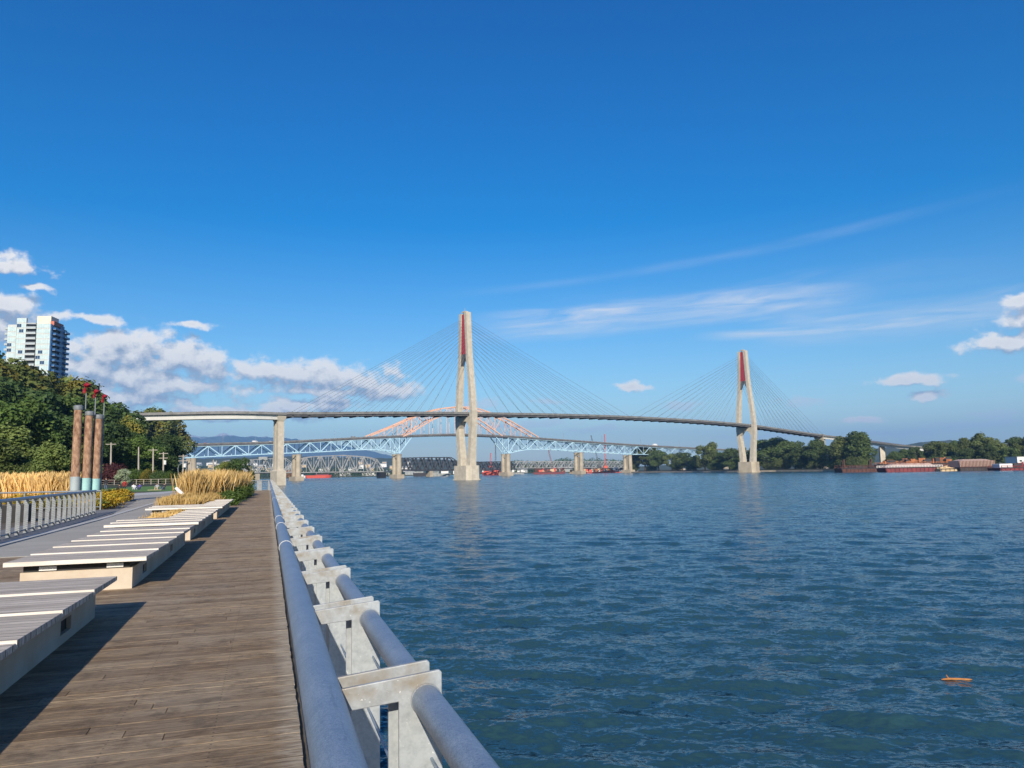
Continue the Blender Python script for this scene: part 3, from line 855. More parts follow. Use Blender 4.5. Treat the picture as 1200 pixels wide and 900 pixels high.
# ---- straw grass beds
def grass_bed(name, label, polyfn, n, hlo, hhi, mat, seed, wid=.03, plume=True, z0=-.02):
    rng = np.random.default_rng(seed)
    P = polyfn(rng, n)
    h = (hlo + (hhi-hlo)*rng.random(n)**1.4*1.1)*(.84+.26*np.abs(np.sin(P[:,0]*2.9+1)*np.cos(P[:,1]*2.3)))
    th = rng.random(n)*6.28; lean = (.04+.34*rng.random(n)**1.5)*h
    dx = np.cos(th)*lean + .06*h; dy = np.sin(th)*lean
    fa = rng.random(n)*3.14; wx = np.cos(fa)*wid; wy = np.sin(fa)*wid
    z = np.full(n, z0)
    segs = [(0, .0, .6), (.55, .30, .7), (.82, .72, 1.35 if plume else .8), (1.0, 1.0, .25)]
    rows = []
    for f, l, w in segs:
        cx = P[:,0]+dx*l; cy = P[:,1]+dy*l; cz = z+h*f
        rows.append(np.stack([cx-wx*w, cy-wy*w, cz], 1)); rows.append(np.stack([cx+wx*w, cy+wy*w, cz], 1))
    V = np.stack(rows, 1).reshape(-1,3)
    base = np.arange(n)[:,None]*8
    F = np.concatenate([base+np.array([0,1,3,2]), base+np.array([2,3,5,4]), base+np.array([4,5,7,6])], 0)
    o = link(name, np_mesh(name, V, F, M[mat]))
    return tag(o, label, 'grass', kind='stuff')
def clumps(poly, nc, r):
    """plants spread in a polygon of world points, blades gathered in clumps"""
    P = [Vector(p).to_2d() for p in poly]
    def inside(x, y):
        c = False; j = len(P)-1
        for i in range(len(P)):
            if (P[i].y > y) != (P[j].y > y) and x < (P[j].x-P[i].x)*(y-P[i].y)/(P[j].y-P[i].y)+P[i].x: c = not c
            j = i
        return c
    def fn(rng, n):
        x0, x1 = min(p.x for p in P), max(p.x for p in P); y0, y1 = min(p.y for p in P), max(p.y for p in P)
        C = []
        while len(C) < nc:
            x = x0+(x1-x0)*rng.random(); y = y0+(y1-y0)*rng.random()
            if inside(x, y): C.append((x, y))
        C = np.array(C)
        return C[rng.integers(0, nc, n)] + rng.normal(size=(n,2))*r
    return fn
grass_bed('straw_grass', 'bed of tall golden feather grass at the end of the platforms', clumps([(-2.9,47),(-4.4,46),(-5.6,60),(-6.7,72),(-2.1,74),(-1.9,60)], 230, .22), 26000, 1.35, 1.95, 'straw', 1, .022)
grass_bed('low_straw_grass', 'low fluffy straw grass in front of the tall feather grass', clumps([(-2.75,37),(-2.6,45.5),(-5.0,45.5),(-4.8,40),(-4.3,36.8)], 170, .14), 15000, .35, .75, 'straw_low', 2, .014)
grass_bed('low_straw_grass', 'small straw tuft in the notch of the L shaped platform', clumps([(-2.95,25.4),(-2.95,31.0),(-3.8,31.2),(-3.6,26)], 40, .12), 6000, .22, .46, 'straw_low', 3, .012)
pg = [at(-40, 62), at(88, 58), at(92, 72), at(-40, 80)]
grass_bed('straw_grass', 'band of tall golden grass left of the three pilings', clumps([tuple(p[:2]) for p in pg], 330, .25), 28000, 1.5, 2.15, 'straw', 4, .03)

def shrubbery(name, label, pts, rad, h, mat, n, size, seed, cat='shrub', group=None):
    rng = np.random.default_rng(seed); lobes = []
    for (x, y) in pts:
        for k in range(3):
            lobes.append((x+rng.normal()*rad*.3, y+rng.normal()*rad*.3, h*.5, rad*rng.uniform(.7,1.1), rad*rng.uniform(.7,1.1), h*rng.uniform(.4,.55)))
    V, F = leaf_cloud(lobes, n, size, rng); V[:,2] = np.maximum(V[:,2], 0)
    c = np.array([pts[0][0], pts[0][1], 0]); V = V - c
    o = link(name, np_mesh(name, V, F, M[mat]), loc=tuple(c))
    return tag(o, label, cat, group)
# green shrubs edging the grass bed beside the boardwalk
for k, (x, y, h, lab) in enumerate(((-2.15,45.5,.75,'nearest green shrub beside the boardwalk below the tall straw grass'),(-1.95,51,.95,'second green shrub beside the boardwalk'),(-1.9,57,1.05,'third green shrub beside the boardwalk'),(-1.8,64,1.1,'farthest green shrub at the right end of the grass bed'))):
    shrubbery('shrub', lab, [(x,y),(x-.1,y+1.3),(x+.05,y+2.7),(x-.1,y+4)], .55, h, 'leaf_green', 2600, .055, 30+k, group='green shrubs along the boardwalk')
# yellow flowering shrubs at the path
for k, (px, D, h, lab) in enumerate(((119,41,.8,'yellow flowering shrub at the end of the ribbed railing'),(130,46,.8,'yellow orange shrub in the middle of the path border'),(141,53,.85,'farthest yellow flowering shrub of the path border'),)):
    p = at(px, D)
    shrubbery('flowering_shrub', lab, [(p.x,p.y),(p.x-.6,p.y+1.8),(p.x-.1,p.y+1.2),(p.x-1.0,p.y+3.0)], .75, h, 'flower', 3200, .06, 50+k, group='yellow flowering shrubs')
for k, (px, D, lab) in enumerate(((22,42,'yellow flowers seen between the ribbed uprights, left clump'),(55,44,'yellow flowers seen between the ribbed uprights, middle clump'),(88,45,'yellow flowers seen between the ribbed uprights, right clump'))):
    p = at(px, D)
    shrubbery('flowering_shrub', lab, [(p.x,p.y),(p.x+1.2,p.y-.3),(p.x-1.2,p.y+.3)], .7, .8, 'flower', 2000, .06, 60+k, group='yellow flowers behind the left railing')

# ================================================================== PILING SCULPTURES
M['piling'] = simple('piling_rust', (.17,.085,.05), (.44,.28,.18), .9, scale=5, stretch=(1,1,.5), bump=.8, bscale=14, detail=10)
M['teal'] = simple('teal_paint', (.33,.58,.56), (.27,.48,.47), .6, scale=1.2)
M['grey_wrap'] = simple('grey_wrap', (.36,.42,.43), (.30,.35,.36), .6, scale=1.2)
M['flag_red'] = simple('flag_red', (.34,.012,.022), (.14,.006,.012), .45, scale=5)
for k, (xb, xt, yt, D, low, rod, fl, lab) in enumerate((
    (89.5, 93.3, 475, 50.0, 'grey_wrap', (102, 484, 461), (102, 455, 6.5), 'leftmost and tallest rusty piling with grey sleeve and red twisted pennant'),
    (101.5, 106.2, 482, 50.6, 'teal', (113, 490, 466), (113, 462, 5.2), 'middle rusty piling with teal sleeve and red pennant'),
    (112.5, 117.2, 486, 51.2, 'teal', (123, 492, 472), (122.5, 467.5, 4.6), 'rightmost rusty piling with teal sleeve and dark red pennant'))):
    b = at(xb, D); tp = at(xt, D, py=yt)
    t = empty('piling', (b.x, b.y, 0), lab, 'piling', 'three rusty pilings with red pennants')
    def along(f, z_): return Vector((b.x, b.y, 0)).lerp(tp, f)
    H = tp.z
    MB().tube([along(f,0) for f in (0,.14,.275)], [.31,.305,.30], 24).build('sleeve', M[low], t, smooth=True)
    MB().tube([along(f,0) for f in (.272,.5,.75,.955)], [.275,.262,.25,.24], 24).build('shaft', M['piling'], t, smooth=True)
    MB().tube([along(f,0) for f in (.95,.965,.992,1.0)], [.262,.285,.285,.18], 24).build('cap', M['grey_metal'], t, smooth=True)
    r1 = at(rod[0]+.3, D+.6, py=rod[2]); r0 = Vector((r1.x, r1.y, 0))
    MB().tube([r0, r1], .035, 8).build('rod', M['grey_metal'], t, smooth=True)
    # twisted pennant: a curled sheet with thickness
    c = at(fl[0], D+.6, py=fl[1]); s = fl[2]/900*D
    rings = []
    for i in range(11):
        f = i/10; a = 1.0+2.6*f; wdt = s*.62*(1-.75*f)*(1 if i else .8)
        cc = c + Vector((-.28*s*f*1.2, 0, s*(.55-1.5*f)))
        dv = Vector((math.cos(a), math.sin(a), .35*math.sin(3*f))); nv = Vector((-math.sin(a), math.cos(a), 0))*.02
        rings.append([cc-dv*wdt-nv, cc+dv*wdt-nv, cc+dv*wdt+nv, cc-dv*wdt+nv])
    MB().loft(rings).tube([c+Vector((-s*.35,0,s*.5)), c+Vector((0,0,s*.72)), c+Vector((s*.35,.05,s*.5)), c+Vector((s*.3,0,s*.15))], [.06,.16,.2,.05], 8).build('pennant', M['flag_red'], t, fixn=True)

# ================================================================== UTILITY POLES
for px, D, y0, zb, arms, lab in ((131,165,519,0,1,'pale utility pole with crossarm left of the purple tree'), (163,190,524,3,0,'plain pale pole in front of the dark trees'), (180,185,526,2,1,'utility pole with crossarm above the yellowing shrub'),
     (192,185,530,1,2,'utility pole with two crossarms and a white transformer'), (215,180,533,-1,2,'tallest of the pale poles left of the grass bed'), (219.5,183,537,-1,0,'pole just right of the tall crossarm pole'), (223.5,190,541,-1,0,'short pole at the edge of the dark trees'), (250,200,539,-2,0,'left one of two thin poles above the straw grass'), (253.5,204,540,-2,0,'right one of two thin poles above the straw grass')):
    b = at(px, D, z=zb-2); tp = at(px+.3, D, py=y0)
    t = empty('utility_pole', (b.x, b.y, zb-2), lab, 'utility pole', 'poles behind the lawn')
    MB().tube([b, tp], [.24,.15], 10).build('shaft', M['pale_pole'], t, smooth=True)
    for k in range(arms):
        z_ = tp.z-.35-1.1*k
        MB().beam((tp.x-1.1*CY, tp.y+1.1*SY, z_), (tp.x+1.1*CY, tp.y-1.1*SY, z_), .14, .14).build('crossarm', M['pale_pole'], t)
    if arms == 2: MB().tube([(tp.x+.4, tp.y, tp.z-3.0), (tp.x+.4, tp.y, tp.z-2.0)], .3, 10).build('transformer', M['white_paint'], t, smooth=True)
# curved street lamp
b = at(211.5, 178, z=-1)
t = empty('street_lamp', (b.x,b.y,-1), 'curved arm street lamp left of the tall pole', 'street lamp')
tp = at(209, 178, py=549)
MB().tube([b, tp, at(210,178,py=545.5), at(212.5,178,py=543.5), at(215,178,py=543.3)], [.12,.1,.08,.07,.06], 8).build('pole', M['grey_metal'], t, smooth=True)
q = at(215.5,178,py=543.4); MB().box(q.x-.35,q.x+.35,q.y-.12,q.y+.12,q.z-.06,q.z+.06).build('lamp_head', M['grey_metal'], t)

# ================================================================== CABLE-STAYED BRIDGE
T1 = ((545.5-600)/900*559, 559.0); T2 = ((873.5-600)/900*774, 774.0)
ev = Vector((T2[0]-T1[0], T2[1]-T1[1])); SPAN = ev.length; ev /= SPAN
nv = Vector((ev.y, -ev.x))          # transverse, towards the viewer
def BP(s, n, z):
    """s metres along the bridge from pylon 1, n metres across (towards the viewer)"""
    return W(T1[0]+ev.x*s+nv.x*n, T1[1]+ev.y*s+nv.y*n, z)
S_MAX = SPAN+138
def deck_z(s):
    pts = [(-138, 38.2), (-70, 41.2), (0, 43.0), (85, 44.6), (170, 45.2), (260, 44.4), (SPAN, 42.2), (SPAN+70, 37.6), (SPAN+138, 33.2)]
    xs = [p[0] for p in pts]; zs = [p[1] for p in pts]
    # smooth via local quadratic
    return float(sum(np.interp(s+d, xs, zs) for d in (-30,-15,0,15,30))/5)
cb = empty('cable_stayed_bridge', tuple(BP(0,0,WATER)), 'long cable stayed bridge with two concrete pylons holding red infill panels', 'bridge')
# deck: concrete slab on dark edge girders, floor beams
dk = MB(); gd = MB(); fb = MB()
N = 96; ss = [-138 + (SPAN+276)*i/N for i in range(N+1)]
def ringdeck(s, n0, n1, z0, z1):
    z = deck_z(s)
    return [BP(s,n0,z+z0), BP(s,n1,z+z0), BP(s,n1,z+z1), BP(s,n0,z+z1)]
dk.loft([ringdeck(s, -6.2, 6.2, -.1, .7) for s in ss])
dk.loft([ringdeck(s, 5.9, 6.2, .7, 1.5) for s in ss]); dk.loft([ringdeck(s, -6.2, -5.9, .7, 1.5) for s in ss])
dk.build('deck', M['deck_grey'], cb, fixn=True)
for n_ in (5.0, -5.0):
    gd.loft([ringdeck(s, n_-.4, n_+.4, -1.3, -.1) for s in ss])
gd.build('edge_girder', M['deck_dark'], cb, fixn=True)
s = -134
while s < SPAN+136:
    z = deck_z(s); MB().beam(BP(s,-5.4,z-1.1), BP(s,5.4,z-1.1), 1.2, 1.6).build('floor_beam', M['deck_dark'], cb); s += 11.0
TOPZ = 118.5
for k, s0 in enumerate((0, SPAN)):
    py = MB()
    cap = MB()
    # octagonal pile cap, long across the bridge
    def oct_(hw, hn, z, c=3.0):
        return [BP(s0+a, b, z) for a, b in ((-hw,-hn+c),(-hw+c,-hn),(hw-c,-hn),(hw,-hn+c),(hw,hn-c),(hw-c,hn),(-hw+c,hn),(-hw,hn-c))]
    cap.loft([oct_(6.8,11.2,WATER-3), oct_(6.8,11.2,WATER+.7), oct_(6.2,10.6,WATER+.71), oct_(6.0,10.4,6.0)])
    lab = 'nearer pylon' if k == 0 else 'farther pylon'
    pe = bpy.data.objects.new('pylon', None); COL.objects.link(pe); pe.parent = cb; pe.location = Vector(BP(s0,0,WATER)) - Vector(cb.location)
    cap.build('pile_cap', M['pier_concrete'] if k else M['concrete'], pe, fixn=True)
    dz = deck_z(s0)
    for sg in (1, -1):
        # (z, transverse centre, half width along, half width across)
        lv = [(6.0, 5.6, 3.1, 2.5), (20, 6.8, 2.9, 2.2), (dz-6, 8.8, 2.7, 2.0), (dz+2, 9.0, 2.6, 1.9), (dz+16, 7.8, 2.5, 1.8), (85, 4.9, 2.4, 1.6), (TOPZ, 3.1, 2.4, 1.6)]
        if sg == -1: lv[-1] = (TOPZ-.6, 3.1, 2.4, 1.6)
        rings = [[BP(s0-a, sg*c-b, z), BP(s0+a, sg*c-b, z), BP(s0+a, sg*c+b, z), BP(s0-a, sg*c+b, z)] for z, c, a, b in [(q_[0], q_[1], q_[2]*.88, q_[3]*.93) for q_ in lv]]
        MB().loft(rings).build('leg', M['pylon_concrete'] if 'pylon_concrete' in M else M['concrete'], pe, fixn=True)
    # infill: red panel narrowing upwards, dark recess below
    z0, z1 = 87.5, TOPZ-1.5
    def inner(z): return float(np.interp(z, [dz+16, 85, TOPZ], [7.8-1.8, 4.9-1.6, 3.1-1.6]))
    MB().loft([[BP(s0-1.6,-inner(z),z), BP(s0+1.6,-inner(z),z), BP(s0+1.6,inner(z),z), BP(s0-1.6,inner(z),z)] for z in (z0, (z0+z1)/2, z1)]).build('infill_panel', M['red_steel'], pe, fixn=True)
    mb = MB()
    for sg in (1, -1):   # dark haunches beneath the panel
        mb.loft([[BP(s0-1.5, sg*inner(z), z), BP(s0+1.5, sg*inner(z), z), BP(s0+1.5, sg*inner(z)*f, z), BP(s0-1.5, sg*inner(z)*f, z)] for z, f in ((79.0,.98),(87.4,.02))])
    mb.build('haunch', M['deck_dark'], pe, fixn=True)
    # crossbeam below the deck with V haunches
    zc = dz-1.5
    x = MB()
    wv = [(-6.9, zc-9), (-3.2, zc-3.6), (3.2, zc-3.6), (6.9, zc-9), (7.0, zc), (-7.0, zc)]
    nA = len(x.v)
    x.loft([[BP(s0+a, n_, z_) for n_, z_ in wv] for a in (-2.3, 2.3)])
    x.build('crossbeam', M['concrete'], pe, fixn=True)
    MB().beam(BP(s0,-2.2,TOPZ+.5), BP(s0,2.2,TOPZ+.5), 3, 1).tube([BP(s0,0,TOPZ+1), BP(s0,0,TOPZ+3.5)], .1, 6).build('top_cap', M['concrete'], pe)
    # stay cables: two planes, 12 each way
    for sg in (1, -1):
        for way in (-1, 1):
            for i in range(12):
                reach = (132 if (way == -1) == (k == 0) else 166)
                f = (i+1)/12
                sd = s0 + way*(reach*(.14+.86*f))
                za = 84 + 29*f**.85
                A = BP(s0+way*2.3, sg*float(np.interp(za,[85,TOPZ],[4.9,3.1])), za); B = BP(sd, sg*6.6, deck_z(sd)+1.2)
                MB().tube([A, B], .09, 5, cap=False).build('stay_cable', M['cable'], cb, smooth=True)
# end piers
def pier(s0, zt, wide, parent, mat, hw=2.4, hn=4.4, zb=WATER):
    m_ = MB()
    def ring(a, b, z): return [BP(s0-a,-b,z), BP(s0+a,-b,z), BP(s0+a,b,z), BP(s0-a,b,z)]
    m_.loft([ring(hw+1,hn+1.4,zb-3), ring(hw+1,hn+1.4,zb+8.5), ring(hw+.7,hn+1,zb+8.6), ring(hw+.02,hn+.02,zb+9.4)])
    for sg in (-1,1):
        m_.loft([[BP(s0-hw, sg*hn*.55-hn*.42, z), BP(s0+hw, sg*hn*.55-hn*.42, z), BP(s0+hw, sg*hn*.55+hn*.42, z), BP(s0-hw, sg*hn*.55+hn*.42, z)] for z in (zb+9, zt-4)])
    m_.loft([ring(hw+.1,hn*1.02,zt-4), ring(hw+1.2,hn+1.6,zt-.2), ring(hw+1.2,hn+1.6,zt)])
    return m_.build('pier', mat, parent, fixn=True)
pier(-140.5, deck_z(-138)-.1, 5, cb, M['concrete'], hw=1.9, hn=3.8)
zt = deck_z(SPAN+138)
pier(SPAN+138, zt-.5, 5, cb, M['concrete'])
# approach girders: polylines in the viewpoint frame
def approach(pts, zs, parent, mat, h=2.8):
    up = MB(); lo = MB()
    R1, R2 = [], []
    P = [Vector(p) for p in pts]
    for i, p in enumerate(P):
        d = (P[min(i+1,len(P)-1)]-P[max(i-1,0)]).normalized(); n_ = Vector((-d.y, d.x))
        def w_(o, z): q = p+n_*o; return W(q.x, q.y, z)
        z = zs[i]
        R1.append([w_(-6.1, z+0.0), w_(6.1, z+0.0), w_(6.1, z+1.5), w_(-6.1, z+1.5)])
        R2.append([w_(-3.4, z-h), w_(3.4, z-h), w_(4.6, z-.02), w_(-4.6, z-.02)])
    up.loft(R1); lo.loft(R2)
    up.build('approach_deck', M['deck_grey'], parent, fixn=True); lo.build('approach_girder', mat, parent, fixn=True)
p0 = BP(-138,0,0); pc = Vector((T1[0]-ev.x*138, T1[1]-ev.y*138))
lp, lz = [], []
ang = math.atan2(-ev.y, -ev.x); cur = pc.copy()
ang0 = ang
for i in range(24):
    lp.append(tuple(cur)); lz.append(38.2 + .015*i)
    f = min(1, i/5); a = ang0 - (R(41)*sstep(0,1,f))
    cur += Vector((math.cos(a), math.sin(a)))*9
approach(lp, lz, cb, M['white_girder'])
for i in (17, 23):
    q = lp[i]; b = MB().frame_box(W(q[0], q[1], 17), (2*CY, -2*SY, 0), (1.4*SY, 1.4*CY, 0), (0,0,17.7)); b.build('approach_pier', M['concrete'], cb)
rp, rz = [], []
cur = Vector((T1[0]+ev.x*(SPAN+138), T1[1]+ev.y*(SPAN+138)))
targ = [(965,860),(985,850),(1007,835),(1030,815),(1050,800),(1066,790),(1082,790),(1100,800),(1120,815)]
tzy = [511,513.6,517,520.0,522.5,524.4,526,527.5,529]
for (px, D), yy in zip(targ, tzy): rp.append(((px-600)/900*D, D)); rz.append(zof(px, yy, D))
rp[0] = tuple(cur); rz[0] = deck_z(SPAN+138)
approach(rp, rz, cb, M['white_girder'], h=2.8)
for i in (3, 5):
    q = rp[i]; zt_ = rz[i]-2.8
    MB().frame_box(W(q[0], q[1], (zt_-3)/2), (2.6*CY, -2.6*SY, 0), (1.4*SY, 1.4*CY, 0), (0,0,(zt_+3)/2)).build('approach_pier', M['concrete'], cb)

# ================================================================== BLUE TRUSS BRIDGE WITH ORANGE ARCH
K = 1/13100.0
def D2(px): return 1/(K*(17-5*(px-250)/450))
A2 = Vector(((250-600)/900*D2(250), D2(250))); B2 = Vector(((700-600)/900*D2(700), D2(700)))
e2 = (B2-A2).normalized(); n2 = Vector((e2.y, -e2.x))
def s2(px):
    D = D2(px); return (Vector(((px-600)/900*D, D))-A2).dot(e2)
def P2(s, n, z): q = A2+e2*s+n2*n; return W(q.x, q.y, z)
def zz2(px, py): return zof(px, py, D2(px))
top_prof = [(160,523),(215,521.5),(250,520.5),(320,519),(347,517.5),(400,514.5),(464,511.5),(530,509),(591,511.5),(640,515),(676,517.5),(733,521.5),(780,524),(830,526.5),(900,530)]
TS = [s2(p[0]) for p in top_prof]; TZ = [zz2(*p) for p in top_prof]
def dz2(s): return float(sum(np.interp(s+d, TS, TZ) for d in (-25,0,25))/3)
tb = empty('truss_bridge', tuple(P2(s2(464),0,WATER)), 'pale blue steel truss bridge with an orange tied arch over its main span', 'bridge')
dm = MB(); dd = MB()
sA, sB = s2(165), s2(905)
n_ = 90; sl = [sA+(sB-sA)*i/n_ for i in range(n_+1)]
def rg(s, a, b, z0, z1): z = dz2(s); return [P2(s,a,z+z0), P2(s,b,z+z0), P2(s,b,z+z1), P2(s,a,z+z1)]
dd.loft([rg(s,-7,7,-1.9,-.2) for s in sl]); dd.build('deck', M['deck_dark'], tb, fixn=True)
for o in (6.8, -6.8):
    dm.loft([rg(s,o-.2,o+.2,-.18,.9) for s in sl])
dm.build('parapet', M['deck_grey'], tb, fixn=True)
piers2 = [225, 347, 464, 591, 676, 733, 792, 850]
def truss(parent, mat, Pf, sa, sb, npan, topf, botf, nn=(-6.2,6.2), w=.85, name='truss', brace=True):
    m_ = MB()
    for n_ in nn:
        pts = [sa+(sb-sa)*i/(npan*2) for i in range(npan*2+1)]
        for i in range(len(pts)-1):
            a, b = pts[i], pts[i+1]
            m_.beam(Pf(a,n_,topf(a)), Pf(b,n_,topf(b)), w*.9); m_.beam(Pf(a,n_,botf(a)), Pf(b,n_,botf(b)), w)
            if i % 2 == 0: m_.beam(Pf(a,n_,botf(a)), Pf(b,n_,topf(b)), w)
            else: m_.beam(Pf(a,n_,topf(a)), Pf(b,n_,botf(b)), w)
        for p_ in pts: m_.beam(Pf(p_,n_,botf(p_)), Pf(p_,n_,topf(p_)), w*.5)
    if brace:
        for i in range(npan*2+1):
            p_ = sa+(sb-sa)*i/(npan*2); m_.beam(Pf(p_,nn[0],botf(p_)), Pf(p_,nn[1],botf(p_)), w*.5)
    return m_.build(name, mat, parent)
bot_prof = {225:536, 347:531.5, 464:529.5}
def mk_bot(pxs, pys):
    S = [s2(x) for x in pxs]; Z = [zz2(x, y) for x, y in zip(pxs, pys)]
    return lambda s: float(np.interp(s, S, Z))
t2 = lambda s: dz2(s)-2.2
truss(tb, M['blue_steel'], P2, s2(165), s2(225), 2, t2, mk_bot([165,225],[538,536.5]))
truss(tb, M['blue_steel'], P2, s2(225), s2(347), 4, t2, mk_bot([225,347],[536.3,530.8]))
truss(tb, M['blue_steel'], P2, s2(347), s2(464), 5, t2, mk_bot([347,380,425,447,464],[531,529.5,527,527.2,531.5]))
truss(tb, M['blue_steel'], P2, s2(591), s2(676), 4, t2, mk_bot([591,612,640,676],[531.5,527.0,526.5,529.2]))
truss(tb, M['blue_steel'], P2, s2(676), s2(733), 4, t2, mk_bot([676,733],[529.2,532.2]), w=.75)
truss(tb, M['blue_steel'], P2, s2(733), s2(792), 4, t2, mk_bot([733,792],[532.2,534.5]), w=.7)
truss(tb, M['blue_steel'], P2, s2(792), s2(850), 4, t2, mk_bot([792,850],[534.2,537]), w=.7)
# half trusses leaning into the main span
for pp, q_ in ((464, 478), (591, 577)):
    m_ = MB(); zb_ = zz2(pp, 531.5)
    for n_ in (-6.2, 6.2):
        a = P2(s2(pp), n_, zb_)
        m_.beam(a, P2(s2(q_), n_, t2(s2(q_))), 1.0); m_.beam(a, P2(s2(pp), n_, t2(s2(pp))), .6)
        m_.beam(P2(s2((pp+q_)/2), n_, (zb_+t2(s2(q_)))/2), P2(s2((pp+q_)/2), n_, t2(s2((pp+q_)/2))), .5)
        m_.beam(P2(s2((pp+q_)/2), n_, (zb_+t2(s2(q_)))/2), P2(s2(pp), n_, t2(s2(pp))), .4)
    m_.build('truss', M['blue_steel'], tb)
# orange arch: two chords with web, hangers
ar = MB(); hg = MB()
up_p = [(430,511.5),(446,505),(462,498.5),(478,491),(490,486.3),(503,482),(516,479),(530,477.5),(545,477.8),(558,480),(570,484),(582,488.5),(594,494),(606,501),(618,508),(626,513)]
lo_p = [(468,512),(478,507.5),(490,500),(503,492.5),(513,488),(524,486),(535,485.7),(546,487),(555,491),(565,497.5),(575,505),(584,511.5)]
US, UZ = [s2(p[0]) for p in up_p], [zz2(*p) for p in up_p]; LS, LZ = [s2(p[0]) for p in lo_p], [zz2(*p) for p in lo_p]
uf = lambda s: float(np.interp(s, US, UZ)); lf = lambda s: float(np.interp(s, LS, LZ))
for n_ in (-6.4, 6.4):
    for arr, f in ((US, uf), (LS, lf)):
        for i in range(len(arr)-1): ar.beam(P2(arr[i],n_,f(arr[i])), P2(arr[i+1],n_,f(arr[i+1])), 1.25)
    st = [LS[0]+(LS[-1]-LS[0])*i/12 for i in range(13)]
    for i in range(12):
        a, b = st[i], st[i+1]
        if i % 2: ar.beam(P2(a,n_,lf(a)), P2(b,n_,uf(b)), .6)
        else: ar.beam(P2(a,n_,uf(a)), P2(b,n_,lf(b)), .6)
        ar.beam(P2(a,n_,lf(a)), P2(a,n_,uf(a)), .5)
        if 1 < i: MB().beam(P2(a,n_,lf(a)), P2(a,n_,dz2(a)), .42).build('hanger', M['orange_steel'], tb)
    for a in (US[1], US[2], US[3], US[-2], US[-3], US[-4]):
        ar.beam(P2(a,n_,uf(a)), P2(a,n_,dz2(a)), .5)
    for i, a in ((0,US[1]),(1,US[2]),(-1,US[-3]),(-2,US[-4])):
        ar.beam(P2(a,n_,dz2(a)), P2(US[(2 if i==0 else 3)] if i >= 0 else US[-4 if i==-1 else -5], n_, uf(US[(2 if i==0 else 3)] if i >= 0 else US[-4 if i==-1 else -5])), .45)
for a in US[1:-1]: ar.beam(P2(a,-6.4,uf(a)), P2(a,6.4,uf(a)), .6)
for a, b in zip(US[1:-2], US[2:-1]): ar.beam(P2(a,-6.4,uf(a)), P2(b,6.4,uf(b)), .45)
ar.build('arch', M['orange_steel'], tb)
# piers: paired round columns on a footing
for px in piers2:
    D = D2(px); s0 = s2(px)
    topy = {225:536.5,347:532,464:531.8,591:531.5,676:529.8,733:532.8,792:535,850:537.5}[px]
    zt_ = zz2(px, topy)-.8
    m_ = MB()
    wide = 5.2
    for sg in (-1,1):
        m_.tube([P2(s0, sg*wide, WATER), P2(s0, sg*wide, zt_-2), P2(s0, sg*wide, zt_)], [3.1,2.7,3.2], 14)
    m_.beam(P2(s0,-wide,zt_-3), P2(s0,wide,zt_-3), 3.0, 4); m_.beam(P2(s0,-wide,zt_*.4), P2(s0,wide,zt_*.4), 1.6, zt_*.7)
    m_.tube([P2(s0,-wide-2,WATER+1), P2(s0,wide+2,WATER+1)], 4.2, 12)
    m_.frame_box(P2(s0,0,WATER+1.8), (P2(s0+4.6,0,0)-P2(s0,0,0)), (P2(s0,wide+4.2,0)-P2(s0,0,0)), (0,0,2.6))
    m_.build('pier', M['pier_concrete'], tb)
# lamp standards on the truss bridge
for px in (258,296,330,388,430,505,560,610,655,700,745,790):
    s0 = s2(px); z0 = dz2(s0)
    MB().beam(P2(s0,6.9,z0+1), P2(s0,6.9,z0+9), .16).beam(P2(s0,6.9,z0+9), P2(s0,4.9,z0+9.3), .14).build('lamp_standard', M['grey_metal'], tb)

# ================================================================== RAILWAY BRIDGE
def D3(px): return 1/np.interp(px, [250, 760], [1/930.0, 1/1420.0])
A3 = Vector(((250-600)/900*D3(250), D3(250))); B3 = Vector(((760-600)/900*D3(760), D3(760))); e3 = (B3-A3).normalized(); n3 = Vector((e3.y, -e3.x))
def s3(px): D = D3(px); return (Vector(((px-600)/900*D, D))-A3).dot(e3)
def P3(s, n, z): q = A3+e3*s+n3*n; return W(q.x, q.y, z)
rwb = empty('railway_bridge', tuple(P3(s3(445),0,WATER)), 'low grey steel railway bridge of several truss spans behind the blue bridge', 'bridge')
def zz3(px, py): return zof(px, py, D3(px))
def rspan(x0, x1, tops, yb, npan, mat, w=.8, name='truss_span'):
    S = [s3(x) for x, y in tops]; Z = [zz3(x, y) for x, y in tops]
    za, zb_ = zz3(x0, yb[0]), zz3(x1, yb[1]); s0, s1 = s3(x0), s3(x1)
    tf = lambda s: float(np.interp(s, S, Z)); bf = lambda s: float(np.interp(s, [s0, s1], [za, zb_]))
    return truss(rwb, mat, P3, s0, s1, npan, tf, bf, nn=(-4,4), w=w, name=name)
rspan(255, 347, [(255,552),(262,540.5),(312,538),(336,537),(347,552)], (554.5,553), 6, M['rail_steel'])
rspan(330, 447, [(330,553),(350,538),(362,535.5),(400,533.8),(430,536),(441,539.5),(447,551.5)], (554,552.6), 7, M['rail_steel'], w=1.1)
rspan(470, 534, [(470,537),(500,536.3),(528,536.3),(534,545)], (550.5,550.2), 7, M['dark_steel'], w=1.3)
rspan(556, 600, [(556,543),(560,541.5),(600,541)], (550.5,550), 5, M['dark_steel'], w=1.2)
rspan(600, 670, [(600,541),(670,540.8)], (548.5,548), 8, M['rail_steel'], w=1.1)
rspan(670, 730, [(670,540.8),(724,541),(730,547.5)], (548,547.5), 8, M['rail_steel'], w=1.0)
ddk = MB()
xs_ = [252,347,447,470,534,556,600,670,730,750]; ys_ = [554.6,553.4,552.7,551.2,550.8,550.8,549.6,548.6,548,548]
